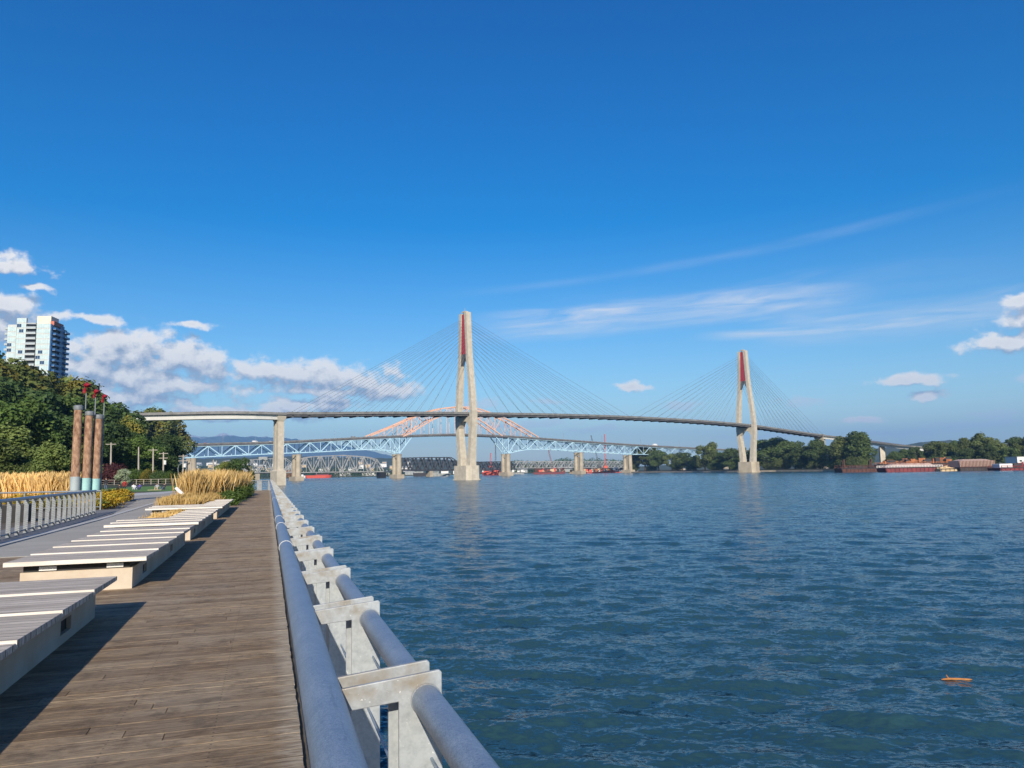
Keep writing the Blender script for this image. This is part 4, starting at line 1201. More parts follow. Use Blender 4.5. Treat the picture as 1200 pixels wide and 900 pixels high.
for i in range(len(xs_)-1):
    ddk.beam(P3(s3(xs_[i]),0,zz3(xs_[i],ys_[i])-.6), P3(s3(xs_[i+1]),0,zz3(xs_[i+1],ys_[i+1])-.6), 8.4, 1.3)
ddk.build('track_deck', M['dark_steel'], rwb)
for px in (300,347,446,502,556,631,690,730):
    s0 = s3(px); zt_ = zz3(px, np.interp(px, xs_, ys_))-1.3
    m_ = MB().frame_box(P3(s0,0,(WATER-2+zt_)/2), P3(s0+(4.5 if px==446 else 2.6),0,0)-P3(s0,0,0), P3(s0,5.5,0)-P3(s0,0,0), (0,0,(zt_-WATER+2)/2))
    m_.build('pier', M['black'] if px in (446,631) else M['pier_concrete'], rwb)
q = at(311, D3(311), py=538)
MB().frame_box(at(309, D3(309)-1, py=537.5), (5.5*CY,-5.5*SY,0), (3*SY,3*CY,0), (0,0,2.0)).beam(at(309,D3(309)-1,py=540), at(309,D3(309)-1,py=551), 1.2).build('control_cabin', M['ship_grey'], rwb)

# ================================================================== VEHICLES ON THE BLUE BRIDGE
def vehicle(px, kind, mat, label, lane=3.0):
    s0 = s2(px); z0 = dz2(s0)-.2; p = P2(s0, lane, z0)
    d = (P2(s0+1,0,0)-P2(s0,0,0)); d.z = 0
    L, Wd, H = {'car':(4.5,1.8,1.45), 'truck':(9,2.5,3.6), 'van':(5.8,2.0,2.4)}[kind]
    t = empty({'car':'car','truck':'box_truck','van':'van'}[kind], tuple(p), label, {'car':'car','truck':'truck','van':'van'}[kind], 'vehicles crossing the blue truss bridge', rz=math.atan2(d.y, d.x))
    def lk(mb, nm, m_):
        me = bpy.data.meshes.new(nm); me.from_pydata(mb.v, [], mb.f); me.materials.append(m_); return link(nm, me, t)
    b = MB()
    if kind == 'car':
        pr = [(-L/2,.35),(L/2,.35),(L/2,.75),(L*.28,.9),(L*.15,H),(-L*.28,H),(-L*.45,.9),(-L/2,.8)]
    elif kind == 'van':
        pr = [(-L/2,.35),(L/2,.35),(L/2,1.1),(L*.36,H*.62),(L*.25,H),(-L/2,H)]
    else:
        pr = [(-L/2,.8),(L*.26,.8),(L*.26,H),(-L/2,H)]
    b.loft([[(x, y, z) for x, z in pr] for y in (-Wd/2, Wd/2)]); lk(b, 'body', mat)
    if kind == 'truck': lk(MB().box(L*.28,L/2,-Wd*.46,Wd*.46,.6,2.5), 'cab', mat)
    g = MB().box(L*.10 if kind != 'truck' else L*.4, L*.2 if kind != 'truck' else L*.502, -Wd/2-.01, Wd/2+.01, H*.62 if kind != 'truck' else 1.6, H*.9 if kind != 'truck' else 2.3); lk(g, 'window', M['glass_dark'])
    for x_ in (-L*.32, L*.32):
        for y_ in (-Wd/2, Wd/2): lk(MB().tube([(x_, y_-.1, .35), (x_, y_+.1, .35)], .35, 12), 'wheel', M['black'])
M['van_white'] = simple('van_white', (.8,.8,.8), (.76,.76,.76), .3); M['car_red'] = simple('car_red', (.5,.03,.03), (.45,.03,.03), .3); M['car_grey'] = simple('car_grey', (.25,.27,.3), (.22,.24,.27), .3)
for px, kd, mt, lab in ((221,'truck','van_white','white box truck at the left end of the blue bridge'), (239,'car','car_red','red car on the left end of the blue bridge'), (297,'van','van_white','white van just left of the tall bridge pier'), (315,'car','van_white','white car on the blue bridge beside the tall pier'), (378,'car','car_grey','grey car above the blue trusses right of the tall pier'), (412,'van','car_grey','grey van on the blue bridge before the orange arch'), (650,'car','car_grey','grey car on the blue bridge right of the arch'), (764,'truck','van_white','white truck at the right end of the blue bridge')):
    vehicle(px, kd, M[mt], lab)

# ================================================================== BARGES, BOATS, CRANES
def hull_ring(cx, D, L, B, z0, z1, rake=.06, ang=0.0):
    """barge hull on bearing cx"""
    c = at(cx, D); ca, sa = math.cos(-YAW+ang), math.sin(-YAW+ang)
    def p(u, v, z): return (c.x+u*ca-v*sa, c.y+u*sa+v*ca, z)
    lo = [p(-L/2*(1-rake),-B/2,z0), p(L/2*(1-rake),-B/2,z0), p(L/2*(1-rake),B/2,z0), p(-L/2*(1-rake),B/2,z0)]
    hi = [p(-L/2,-B/2,z1), p(L/2,-B/2,z1), p(L/2,B/2,z1), p(-L/2,B/2,z1)]
    return lo, hi, p
def barge(x0, x1, D, ytop, label, hullm, cargo, group='moored barges on the right', name='barge', wl=WATER):
    L = (x1-x0)/900*D; cx = (x0+x1)/2; B = 14
    zt_ = zof(cx, ytop, D)
    lo, hi, p = hull_ring(cx, D, L, B, wl-1, zt_)
    c = at(cx, D)
    t = empty(name, (c.x, c.y, wl), label, 'barge', group)
    h = MB().loft([lo, hi])
    h.build('hull', hullm, t, fixn=True)
    fr = MB()
    for k in range(int(L/3)+1):
        u = -L/2+.6+k*3
        if u < L/2: fr.beam(p(u,-B/2-.12,zt_-.1), p(u*.97,-B/2-.12,wl+.3), .35, .22)
    fr.beam(p(-L/2,-B/2-.15,zt_+.1), p(L/2,-B/2-.15,zt_+.1), .4, .5)
    fr.build('rubbing_strakes', M['barge_dark'] if hullm != M['barge_dark'] else M['rust'], t)
    cargo(t, p, L, B, zt_)
    return t
def pile(t, p, L, B, z, h, mat, name='cargo', n=40, seed=1, flat=.6):
    rng = random.Random(seed); rows = []
    for i in range(n+1):
        u = -L*.47 + L*.94*i/n
        e = min(1, 6*min(i, n-i)/n)
        ring = []
        for j in range(9):
            v = -B*.46+B*.92*j/8; q = math.sin(PI*j/8)
            ring.append(p(u, v, z + .05 + h*e*min(1, q*1.6)*(1+.12*rng.uniform(-1,1)) ))
        ring += [p(u, B*.46, z-.2), p(u, -B*.46, z-.2)]
        rows.append(ring)
    return MB().loft(rows).build(name, mat, t, fixn=True)
def stanchions(t, p, L, B, z, h, step, mat, name='side_rails'):
    m_ = MB(); k = -L/2+.5
    while k < L/2:
        for v in (-B/2+.3, B/2-.3): m_.beam(p(k,v,z), p(k,v,z+h), .28)
        k += step
    for v in (-B/2+.3, B/2-.3):
        for hh in (.5, 1): m_.beam(p(-L/2+.5,v,z+h*hh), p(L/2-.5,v,z+h*hh), .22)
    m_.build(name, mat, t)
def scrap(t, p, L, B, z, seed, mats, n=26, hmax=3.0, name='deck_gear'):
    rng = random.Random(seed); m_ = MB()
    for i in range(n):
        u = rng.uniform(-.46,.42)*L; v = rng.uniform(-.4,.4)*B; l = rng.uniform(1.5,6); w_ = rng.uniform(1,3); h = rng.uniform(.6,hmax)
        a = rng.uniform(-.3,.3)
        m_.frame_box(p(u+l/2, v, z+h/2), Vector(p(l/2,0,0))-Vector(p(0,0,0)), Vector(p(-a*w_/2,w_/2,0))-Vector(p(0,0,0)), (0,0,h/2), m=rng.randrange(len(mats)))
    for i in range(n//2):
        u = rng.uniform(-.46,.42)*L; v = rng.uniform(-.4,.4)*B
        m_.tube([p(u,v,z+.5), p(u+rng.uniform(3,9),v+rng.uniform(-1,1),z+.5+rng.uniform(0,hmax))], rng.uniform(.2,.6), 8, m=rng.randrange(len(mats)))
    m_.build(name, mats, t)
def D_b(px): return float(np.interp(px, [975,1040,1100,1160,1210], [600,575,552,530,505]))
def c1(t, p, L, B, z):
    stanchions(t, p, L, B, z, 2.4, 2.6, M['rust'], 'side_rails'); scrap(t, p, L, B, z, 3, [M['rust'], M['barge_dark']], 16, 2.0)
    for u in (-.38, .22): MB().beam(p(L*u,-2,z), p(L*u,-2,z+7), .9).beam(p(L*u,2,z), p(L*u,2,z+6), .7).build('mooring_post', M['rust'], t)
barge(977, 1030, D_b(1000), 548.9, 'rusty brown barge with side rails and posts, leftmost on the right bank', M['rust'], c1)
def c2(t, p, L, B, z):
    stanchions(t, p, L, B, z, 1.6, 2.0, M['white_paint'], 'side_rails')
    pile(t, p, L, B, z+.2, 2.6, M['chips'], seed=4)
barge(1027, 1094, D_b(1060)-16, 548.0, 'long dark red barge with a white railing and low load', M['barge_red'], c2)
def c3(t, p, L, B, z): scrap(t, p, L, B, z, 8, [M['rust_orange'], M['rust_orange'], M['barge_dark']], 44, 4.6); stanchions(t, p, L*.98, B, z, 1.5, 4, M['rust_orange'])
barge(1024, 1112, D_b(1060)+24, 543.8, 'orange rusty barge heaped with steel gear behind the red one', M['rust'], c3)
def c4(t, p, L, B, z): scrap(t, p, L, B, z, 11, [M['tan'], M['tan'], M['rust']], 14, 1.6)
barge(1090, 1113, D_b(1100)-8, 549.5, 'short tan work float between the red barge and the chip barge', M['tan'], c4)
def c5(t, p, L, B, z):
    m_ = MB().loft([[p(s_*L/2*.97,-B*.47,z),p(s_*L/2*.97,B*.47,z),p(s_*L/2*.99,B*.48,z+4.4),p(s_*L/2*.99,-B*.48,z+4.4)] for s_ in (-1,1)])
    m_.build('bin', M['chips'], t, fixn=True)
    r_ = MB()
    for k in range(26):
        u = -L*.48+L*.96*k/25; r_.beam(p(u,-B*.48-.15,z), p(u,-B*.48-.15,z+4.5), .3, .22)
    r_.build('bin_ribs', M['rust'], t); pile(t, p, L, B*.96, z+4.4, 1.0, M['chips'], seed=6)
barge(1112, 1154, D_b(1130), 547.3, 'high sided barge loaded with pinkish wood chips', M['barge_dark'], c5)
def c6(t, p, L, B, z):
    MB().box(0,0,0,0,0,0); c_ = p(-L*.28,0,0)
    MB().frame_box(p(-L*.30,0,z+1.4), Vector(p(L*.14,0,0))-Vector(p(0,0,0)), Vector(p(0,4,0))-Vector(p(0,0,0)), (0,0,1.4)).build('white_tank', M['white_paint'], t, bevel=.3)
    scrap(t, p, L*.6, B, z, 15, [M['barge_red'], M['barge_red'], M['barge_dark']], 22, 3.4); stanchions(t, p, L*.95, B, z, 1.6, 4, M['barge_red'])
barge(1158, 1212, D_b(1180), 548.0, 'dark red work barge with a white tank at the right edge', M['barge_red'], c6)
# white shed at the right edge
c = at(1196, 575, z=-2.4); t = empty('shed', tuple(c), 'long white flat roofed shed at the right edge behind the barge', 'shed')
ca = W(1,0)-W(0,0); cb_ = W(0,1)-W(0,0)
z1 = zof(1190, 535.5, 575)
MB().frame_box((c.x,c.y,(z1-2.4)/2), ca*10.5, cb_*7, (0,0,(z1+2.4)/2)).build('wall', M['white_paint'], t)
MB().frame_box((c.x,c.y,z1+.2), ca*10.9, cb_*7.4, (0,0,.18)).build('roof', M['ship_grey'], t)
for k in range(4): MB().frame_box(tuple(c+ca*(-8+k*4.6)-cb_*7.02+Vector((0,0,4.2))), ca*.9, cb_*.05, (0,0,.6)).build('window', M['glass_dark'], t)

def ship(x0, x1, D, ydeck, label, hull, house, hm, seed, group='boats under the bridges', cat='boat'):
    L = (x1-x0)/900*D; cx = (x0+x1)/2; B = min(11, L*.3); zt_ = zof(cx, ydeck, D)
    c = at(cx, D); t = empty('boat', (c.x, c.y, WATER), label, cat, group)
    ca_, sa_ = math.cos(-YAW), math.sin(-YAW)
    def p(u, v, z): return (c.x+u*ca_-v*sa_, c.y+u*sa_+v*ca_, z)
    pl = [(-.5,-.4),(-.45,-.5),(.3,-.5),(.44,-.25),(.5,0),(.44,.25),(.3,.5),(-.45,.5),(-.5,.4)]
    MB().loft([[p(u*L*f, v*B*f, z) for u, v in pl] for z, f in ((WATER-1,.9),(zt_-.6,1.0),(zt_,1.0))]).build('hull', hull, t, fixn=True)
    for (u0,u1,h0,h1,m_) in house:
        MB().frame_box(p((u0+u1)/2*L,0,zt_+(h0+h1)/2), Vector(p((u1-u0)/2*L,0,0))-Vector(p(0,0,0)), Vector(p(0,B*.33,0))-Vector(p(0,0,0)), (0,0,(h1-h0)/2)).build('deckhouse', M[m_], t, bevel=.15)
        MB().frame_box(p((u0+u1)/2*L,-B*.335,zt_+h0+(h1-h0)*.66), Vector(p((u1-u0)*.42*L,0,0))-Vector(p(0,0,0)), Vector(p(0,.04,0))-Vector(p(0,0,0)), (0,0,(h1-h0)*.12)).build('window', M['glass_dark'], t)
    mm = MB()
    mm.tube([p(house[0][0]*L,0,zt_+house[0][3]), p(house[0][0]*L,0,zt_+house[0][3]+3)], .2, 6); mm.build('mast', M[hm], t)
    return t
ship(483, 503, 1240, 554.2, 'dark hulled grey boat moored left of the near pylon', M['barge_dark'], [(-.45,.1,0,4.5,'ship_grey')], 'ship_grey', 1)
ship(499, 527, 1200, 554.8, 'pale green grey vessel beside the near pylon base', M['ship_grey'], [(-.35,.0,0,3.6,'ship_grey'),(.1,.4,0,6.2,'white_paint')], 'white_paint', 2)
ship(563, 587, 1230, 553.0, 'bright orange red tug right of the near pylon', M['tug_red'], [(-.4,-.1,0,3.0,'tug_red'),(-.02,.35,0,4.6,'tug_red'),(-.48,-.42,0,4.6,'white_paint')], 'tug_red', 3)
ship(358, 388, 1380, 557.0, 'red and white low vessel under the grey bowstring truss', M['tug_red'], [(-.1,.4,0,2.4,'barge_red')], 'white_paint', 4)
ship(344, 358, 1420, 557.5, 'small white boat left of the red vessel below the truss', M['white_paint'], [(-.2,.3,0,2.4,'white_paint')], 'white_paint', 5)
def cbx(seed, mats, n, h): return lambda t, p, L, B, z: scrap(t, p, L, B, z, seed, mats, n, h)
barge(622, 660, 1240, 553.2, 'red work barge with cabins left of the twin bridge columns', M['barge_red'], cbx(21, [M['tug_red'], M['barge_dark'], M['tan'], M['rust']], 26, 7), 'work barges under the bridges')
barge(684, 728, 1200, 553.0, 'red crane barge right of the twin bridge columns', M['tug_red'], cbx(22, [M['tug_red'], M['barge_dark'], M['rust_orange'], M['white_paint']], 30, 7), 'work barges under the bridges')
barge(586, 612, 1350, 553.6, 'grey covered work float beside the arch bridge pier', M['ship_grey'], cbx(23, [M['ship_grey'], M['white_paint'], M['rust']], 14, 6), 'work barges under the bridges')
barge(664, 690, 1300, 553.4, 'tan float with piled gear behind the twin columns', M['tan'], cbx(24, [M['tan'], M['rust_orange'], M['tug_red']], 18, 6), 'work barges under the bridges')
def crane(px, D, ybase, pxt, ytop, mat, label, body=True):
    b = at(px, D, py=ybase); tp = at(pxt, D, py=ytop)
    t = empty('crane', tuple(b), label, 'crane', 'construction cranes by the bridges')
    u = W(1,0)-W(0,0)
    MB().frame_box(b+Vector((0,0,2.2)), u*3.2, (W(0,1)-W(0,0))*2.2, (0,0,1.9)).build('cab', mat, t, bevel=.2)
    m_ = MB(); d = tp-b; prev = None
    side = u*1.0 if abs(d.x*u.x+d.y*u.y) < abs(d.z)*.8 else Vector((0,0,1.0))
    N_ = 12
    for k in (-1,1):
        m_.beam(b+side*k+Vector((0,0,3)), tp+side*k*.4, .45)
    for i in range(N_):
        f, g = i/N_, (i+1)/N_
        a_ = (b+Vector((0,0,3))).lerp(tp, f)+side*(1-.6*f)*(-1)**i; c_ = (b+Vector((0,0,3))).lerp(tp, g)+side*(1-.6*g)*(-1)**(i+1)
        m_.beam(a_, c_, .28)
    m_.build('boom', mat, t)
    MB().tube([tp, tp+Vector((0,0,-(tp.z-b.z)*.45))], .12, 5).build('hoist_line', M['dark_steel'], t)
crane(573, 1240, 549, 573.2, 531, M['tug_red'], 'red crane mast standing above the orange red tug')
crane(707, 1210, 549, 705.8, 509, M['tug_red'], 'tall vertical red crane rising past the blue truss')
crane(700, 1230, 549, 690, 510.5, M['dark_steel'], 'dark crane boom leaning left across the blue truss')
crane(645, 1290, 549, 640, 524, M['barge_red'], 'leaning brown red crane boom left of the twin columns')
crane(579, 1300, 549, 578.8, 520, M['dark_steel'], 'thin dark mast right of the near pylon')
# low waterfront buildings on the far shore
wf = random.Random(9)
for k, (x0, x1, yt, mt, lab) in enumerate(((336,346,549,'rust_orange','rust coloured warehouse at the foot of the tall pier'),(392,412,553.2,'white_paint','long white warehouse under the bowstring truss'),(424,441,552.4,'white_paint','white warehouse left of the black swing pier'),(452,459,551,'white_paint','small white building left of the arch bridge pier'),(474,484,551.5,'ship_grey','grey shed left of the moored dark boat'),
      (530,537,550.5,'white_paint','small pale shed left of the near pylon base'),(604,616,549.2,'ship_grey','grey roofed shed right of the arch bridge pier'),(642,668,547.2,'ship_grey','wide grey shed behind the red work barge'),(676,700,547.5,'tan','tan shed behind the twin columns'),(716,732,547.8,'white_paint','pale shed left of the last blue bridge pier'))):
    D = 1600; c = at((x0+x1)/2, D, z=-2.6); h = zof((x0+x1)/2, yt, D)+2.6; w2 = (x1-x0)/900*D/2
    t = empty('warehouse', tuple(c), lab, 'warehouse', 'waterfront sheds on the far shore')
    MB().frame_box(c+Vector((0,0,h*.4)), ca*w2, cb_*9, (0,0,h*.4)).build('wall', M[mt], t)
    r_ = MB(); rr = [c-ca*(w2+.5)-cb_*9.5+Vector((0,0,h*.8)), c-ca*(w2+.5)+cb_*9.5+Vector((0,0,h*.8)), c-ca*(w2+.5)+Vector((0,0,h))]
    r_.loft([rr, [q+ca*(2*w2+1) for q in rr]]); r_.build('roof', M['ship_grey'] if mt != 'ship_grey' else M['white_paint'], t, fixn=True)
# houses scattered on the far hillside
houses = []
hv = random.Random(4)
hm = MB()
for k in range(70):
    px = hv.choice([hv.uniform(222,330), hv.uniform(222,330), hv.uniform(335,480)]); yy = hv.uniform(543,552); D = 2500+ (552-yy)*55
    c = at(px, D, py=yy); w_ = hv.uniform(5,13); h_ = hv.uniform(3,7)
    t = empty('house', tuple(c-Vector((0,0,6))), 'small pale house among many on the hazy far hillside', 'house', 'houses on the hazy far hillside')
    MB().frame_box(c+Vector((0,0,h_/2-3)), ca*w_, cb_*6, (0,0,h_/2+3)).build('wall', M['white_paint'] if k % 3 else M['tan'], t)
    r_ = MB(); z_ = c+Vector((0,0,h_)); rr = [z_-ca*(w_+.5)-cb_*6.5, z_-ca*(w_+.5)+cb_*6.5, z_-ca*(w_+.5)+Vector((0,0,3))]
    r_.loft([rr, [q+ca*(2*w_+1) for q in rr]]); r_.build('roof', M['ship_grey'], t, fixn=True)

# ================================================================== APARTMENT TOWER
def apartment():
    D = 430.0
    # corner between the two visible faces, seen at px 61
    cor = Vector(((53.0-600)/900*D, D))
    u = Vector((.995, .10)); v = Vector((-.10, .995))     # along the lit face (to the right) / away along the shaded face
    z0 = 10.0
    def Q(a, b, z): q = cor - u*(24-a) + v*b; return W(q.x, q.y, z)
    def ZY(y): return zof(61, y, D)
    t = empty('apartment_tower', tuple(Q(12,10,z0)), 'pale glass apartment tower with stacked balconies above the trees', 'building')
    du = Q(1,0,0)-Q(0,0,0); dv = Q(0,1,0)-Q(0,0,0)
    def bx(mb, a0, a1, b0, b1, z_0, z_1, m=0):
        mb.frame_box((Q(a0,b0,z_0)+Q(a1,b1,z_1))/2, du*(a1-a0)/2, dv*(b1-b0)/2, (0,0,(z_1-z_0)/2), m); return mb
    zt = ZY(378)
    FH = 3.02
    nf = int((zt-z0)/FH)
    # core
    core = MB()
    bx(core, .4, 23.58, .4, 19.6, z0, zt-.2)
    core.build('core', M['tower_pale'], t)
    bx(MB(), 17.0-2.4, 22.2, 3, 12, zt-.2, ZY(367)).build('penthouse', M['tower_cream'], t)
    bx(MB(), 22.3, 24.3, 2.2, 13.5, zt-.2, ZY(373.5)).build('penthouse', M['tower_red'], t)
    # bays of glazing: (a0,a1,b face offset, top)
    bays = [(0.6, 5.2, -.1, zt-1.5), (5.8, 10.8, -.9, ZY(371)), (16.3, 23.7, -.5, zt+.3)]
    for (a0, a1, b0, top) in bays:
        m_ = MB(); n = int((top-z0)/FH)
        bx(m_, a0, a1, b0+.06, .5, z0, top, 1)
        for k in range(n):
            zz = top-(k+1)*FH
            bx(m_, a0+.03, a1-.03, b0, b0+.06, zz+.55, zz+FH-.25, 0)      # glazing band
        for k in range(int((a1-a0)/1.25)+1):
            bx(m_, a0+k*1.25-.04, a0+k*1.25+.04, b0-.05, b0+.06, z0, top, 1)
        m_.build('glazed_bay', [M['tower_glass'], M['tower_pale']], t)
        wr = random.Random(int(a0*10))
        for k in range(n):
            if wr.random() < .33:
                w0 = a0 + 1.25*wr.randrange(max(1, int((a1-a0)/1.25)-2)); zz = top-(k+1)*FH
                bx(MB(), w0+.1, w0+2.4, b0-.03, b0-.005, zz+.75, zz+FH-.4).build('open_window', M['tower_blue_dark'], t)
    # shaded side: blue glass bay
    m_ = MB(); bx(m_, 23.55, 24.3, 9.6, 14.6, z0, ZY(375)-.4, 0)
    for k in range(nf+1):
        zz = zt-(k+1)*FH
        bx(m_, 24.3, 24.36, 9.7, 14.5, zz-.14, zz+.14, 1)
    for k in range(5): bx(m_, 24.3, 24.38, 9.7+k*1.18, 9.8+k*1.18, z0, ZY(375)-.5, 1)
    m_.build('glazed_bay', [M['tower_blue'], M['tower_blue_dark']], t)
    m_ = MB(); bx(m_, 23.6, 24.1, .0, 1.6, z0, zt, 0); m_.build('corner_glass', M['tower_blue'], t)
    # balconies, each its own part
    for k in range(nf):
        zz = zt-(k+1)*FH+.1
        for (a0,a1,b0,b1) in ((10.9,16.2,-1.5,.4), (23.6,25.6,1.8,9.4), (23.6,25.3,14.8,19.6), (-1.3,.4,.6,5.0)):
            m_ = MB()
            bx(m_, a0, a1, b0, b1, zz, zz+.28, 0)
            if b0 < 0: bx(m_, a0, a1, b0, b0+.08, zz+.28, zz+1.25, 1)
            elif a0 > 0: bx(m_, a1-.08, a1, b0, b1, zz+.28, zz+1.25, 1); bx(m_, a0, a1-.09, b0, b0+.08, zz+.28, zz+1.25, 1)
            else: bx(m_, a0, a0+.08, b0, b1, zz+.28, zz+1.2, 1); bx(m_, a0+.09, a1, b0, b0+.08, zz+.28, zz+1.2, 1)
            m_.build('balcony', [M['tower_pale'], M['tower_rail']] if a0 < 20 else [M['tower_slab_shade'], M['tower_blue']], t)  # balconies on the shaded side have the shade put into darker, bluer colours
    bx(MB(), 10.95, 16.2, .32, .39, z0, zt-.3).build('recess_glazing', M['tower_dark'], t)
    bx(MB(), 23.61, 23.66, 1.7, 9.5, z0, zt-.3).build('recess_glazing', M['tower_dark'], t)  # dark glazing colour here also carries the shade of the side recesses
    bx(MB(), 23.61, 23.66, 14.7, 19.5, z0, zt-.3).build('recess_glazing', M['tower_dark'], t)
    bx(MB(), 10.9, 16.2, -1.5, .4, zt-.1, zt+.35).build('balcony_roof', M['tower_pale'], t)
M['tower_pale'] = simple('tower_pale', (.52,.55,.53), (.45,.48,.47), .6, scale=.3)
M['tower_slab_shade'] = simple('tower_slab_shade', (.20,.24,.29), (.16,.2,.25), .6)
M['tower_cream'] = simple('tower_cream', (.72,.66,.52), (.66,.60,.47), .7, scale=.3)
M['tower_red'] = simple('tower_red', (.55,.17,.11), (.48,.14,.09), .7, scale=.3)
M['tower_glass'] = simple('tower_glass', (.55,.66,.64), (.42,.56,.58), .18, scale=.5)
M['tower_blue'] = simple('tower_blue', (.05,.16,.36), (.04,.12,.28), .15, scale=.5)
M['tower_blue_dark'] = simple('tower_blue_dark', (.03,.07,.15), (.02,.05,.11), .2)
M['tower_dark'] = simple('tower_dark', (.05,.06,.07), (.03,.035,.04), .3, scale=1)
M['tower_rail'] = simple('tower_rail', (.42,.47,.48), (.36,.41,.43), .3)
apartment()

# ================================================================== PEOPLE
def person(loc, rz, pose, top, legs, label, hair='hair'):
    """one continuous skinned body; joints in metres, facing +Y"""
    if pose == 'stand':
        J = dict(pel=(0,0,.95), ch=(0,0,1.32), nk=(0,.01,1.48), hd=(0,.03,1.62), lh=(-.10,0,.9), rh=(.10,0,.9), lk=(-.11,.03,.49), rk=(.12,.06,.49), la=(-.12,0,.08), ra=(.13,.02,.08), lt=(-.13,.16,.04), rt=(.15,.18,.04),
                 ls=(-.19,0,1.40), rs=(.19,0,1.40), le=(-.25,-.02,1.12), re=(.25,-.02,1.12), lw=(-.26,.08,.88), rw=(.22,.15,.92))
    elif pose == 'walk':
        J = dict(pel=(0,0,.93), ch=(0,.03,1.30), nk=(0,.05,1.46), hd=(0,.08,1.60), lh=(-.10,0,.89), rh=(.10,0,.89), lk=(-.1,.22,.52), rk=(.1,-.06,.47), la=(-.1,.30,.1), ra=(.1,-.34,.16), lt=(-.1,.46,.06), rt=(.1,-.24,.04),
                 ls=(-.19,.02,1.38), rs=(.19,.02,1.38), le=(-.24,-.12,1.12), re=(.24,.12,1.12), lw=(-.22,-.14,.88), rw=(.22,.28,.96))
    else:  # sitting on the ground, knees up
        J = dict(pel=(0,0,.14), ch=(0,-.10,.50), nk=(0,-.08,.66), hd=(0,-.04,.80), lh=(-.11,.03,.13), rh=(.11,.03,.13), lk=(-.15,.40,.42), rk=(.15,.42,.38), la=(-.13,.66,.08), ra=(.15,.74,.08), lt=(-.14,.82,.05), rt=(.17,.90,.07),
                 ls=(-.19,-.09,.58), rs=(.19,-.09,.58), le=(-.27,.10,.40), re=(.26,.12,.40), lw=(-.18,.33,.40), rw=(.17,.34,.38))
    E = [('pel','ch'),('ch','nk'),('nk','hd'),('pel','lh'),('pel','rh'),('lh','lk'),('rh','rk'),('lk','la'),('rk','ra'),('la','lt'),('ra','rt'),('ch','ls'),('ch','rs'),('ls','le'),('rs','re'),('le','lw'),('re','rw')]
    rad = dict(pel=.15, ch=.16, nk=.06, hd=.105, lh=.10, rh=.10, lk=.06, rk=.06, la=.042, ra=.042, lt=.035, rt=.035, ls=.07, rs=.07, le=.045, re=.045, lw=.035, rw=.035)
    ks = list(J); me = bpy.data.meshes.new('body')
    me.from_pydata([J[k] for k in ks], [(ks.index(a), ks.index(b)) for a, b in E], [])
    ob = bpy.data.objects.new('tmp', me); COL.objects.link(ob)
    sk = ob.modifiers.new('skin', 'SKIN')
    for i, k in enumerate(ks): me.skin_vertices[0].data[i].radius = (rad[k], rad[k]*(.8 if k in ('pel','ch') else 1))
    me.skin_vertices[0].data[ks.index('pel')].use_root = True
    ob.modifiers.new('sub', 'SUBSURF').levels = 2; ob.modifiers['sub'].render_levels = 2
    dg = bpy.context.evaluated_depsgraph_get(); dg.update()
    nm = bpy.data.meshes.new_from_object(ob.evaluated_get(dg)); bpy.data.objects.remove(ob)
    nm.name = 'body'; nm.materials.clear()
    for m_ in (top, legs, M['skin']): nm.materials.append(m_)
    pz = J['pel']
    for f in nm.polygons:
        c = f.center; f.use_smooth = True
        d_h = (c-Vector(J['hd'])).length; d_w = min((c-Vector(J['lw'])).length, (c-Vector(J['rw'])).length)
        if d_h < .15 or d_w < .07 or c.z > J['nk'][2]: f.material_index = 2
        elif pose == 'sit': f.material_index = 1 if (c.y > .12 and c.z < .5 and abs(c.x) < .26 and min((c-Vector(J['le'])).length,(c-Vector(J['re'])).length) > .12) or c.z < .1 else 0
        else: f.material_index = 1 if c.z < J['pel'][2]+.04 and d_w > .2 and abs(c.x) < .22 else 0
    r = empty('person', loc, label, 'person', rz=rz)
    link('body', nm, r)
    hb = MB(); hd = Vector(J['hd'])
    rings = []
    for i in range(6):
        a = -0.25 + (PI/2+.2)*i/5; z_ = math.sin(a)*.125; q = max(.01, math.cos(a)*.118)
        rings.append([tuple(hd+Vector((math.cos(w)*q*.95, math.sin(w)*q - .022, z_+.02))) for w in [2*PI*k/12 for k in range(12)]])
    hb.loft(rings); me2 = bpy.data.meshes.new('hair'); me2.from_pydata(hb.v, [], hb.f); me2.materials.append(M[hair]); 
    for f in me2.polygons: f.use_smooth = True
    link('hair', me2, r)
    # face: eyes, nose, ears
    fb_ = MB()
    fb_.tube([hd+Vector((0,.09,.01)), hd+Vector((0,.128,-.03))], [.012,.018], 6)
    for sx_ in (-1,1): fb_.tube([hd+Vector((sx_*.10,0,.0)), hd+Vector((sx_*.118,0,.0))], .025, 8)
    me3 = bpy.data.meshes.new('face'); me3.from_pydata(fb_.v, [], fb_.f); me3.materials.append(M['skin']); link('face', me3, r)
    return r
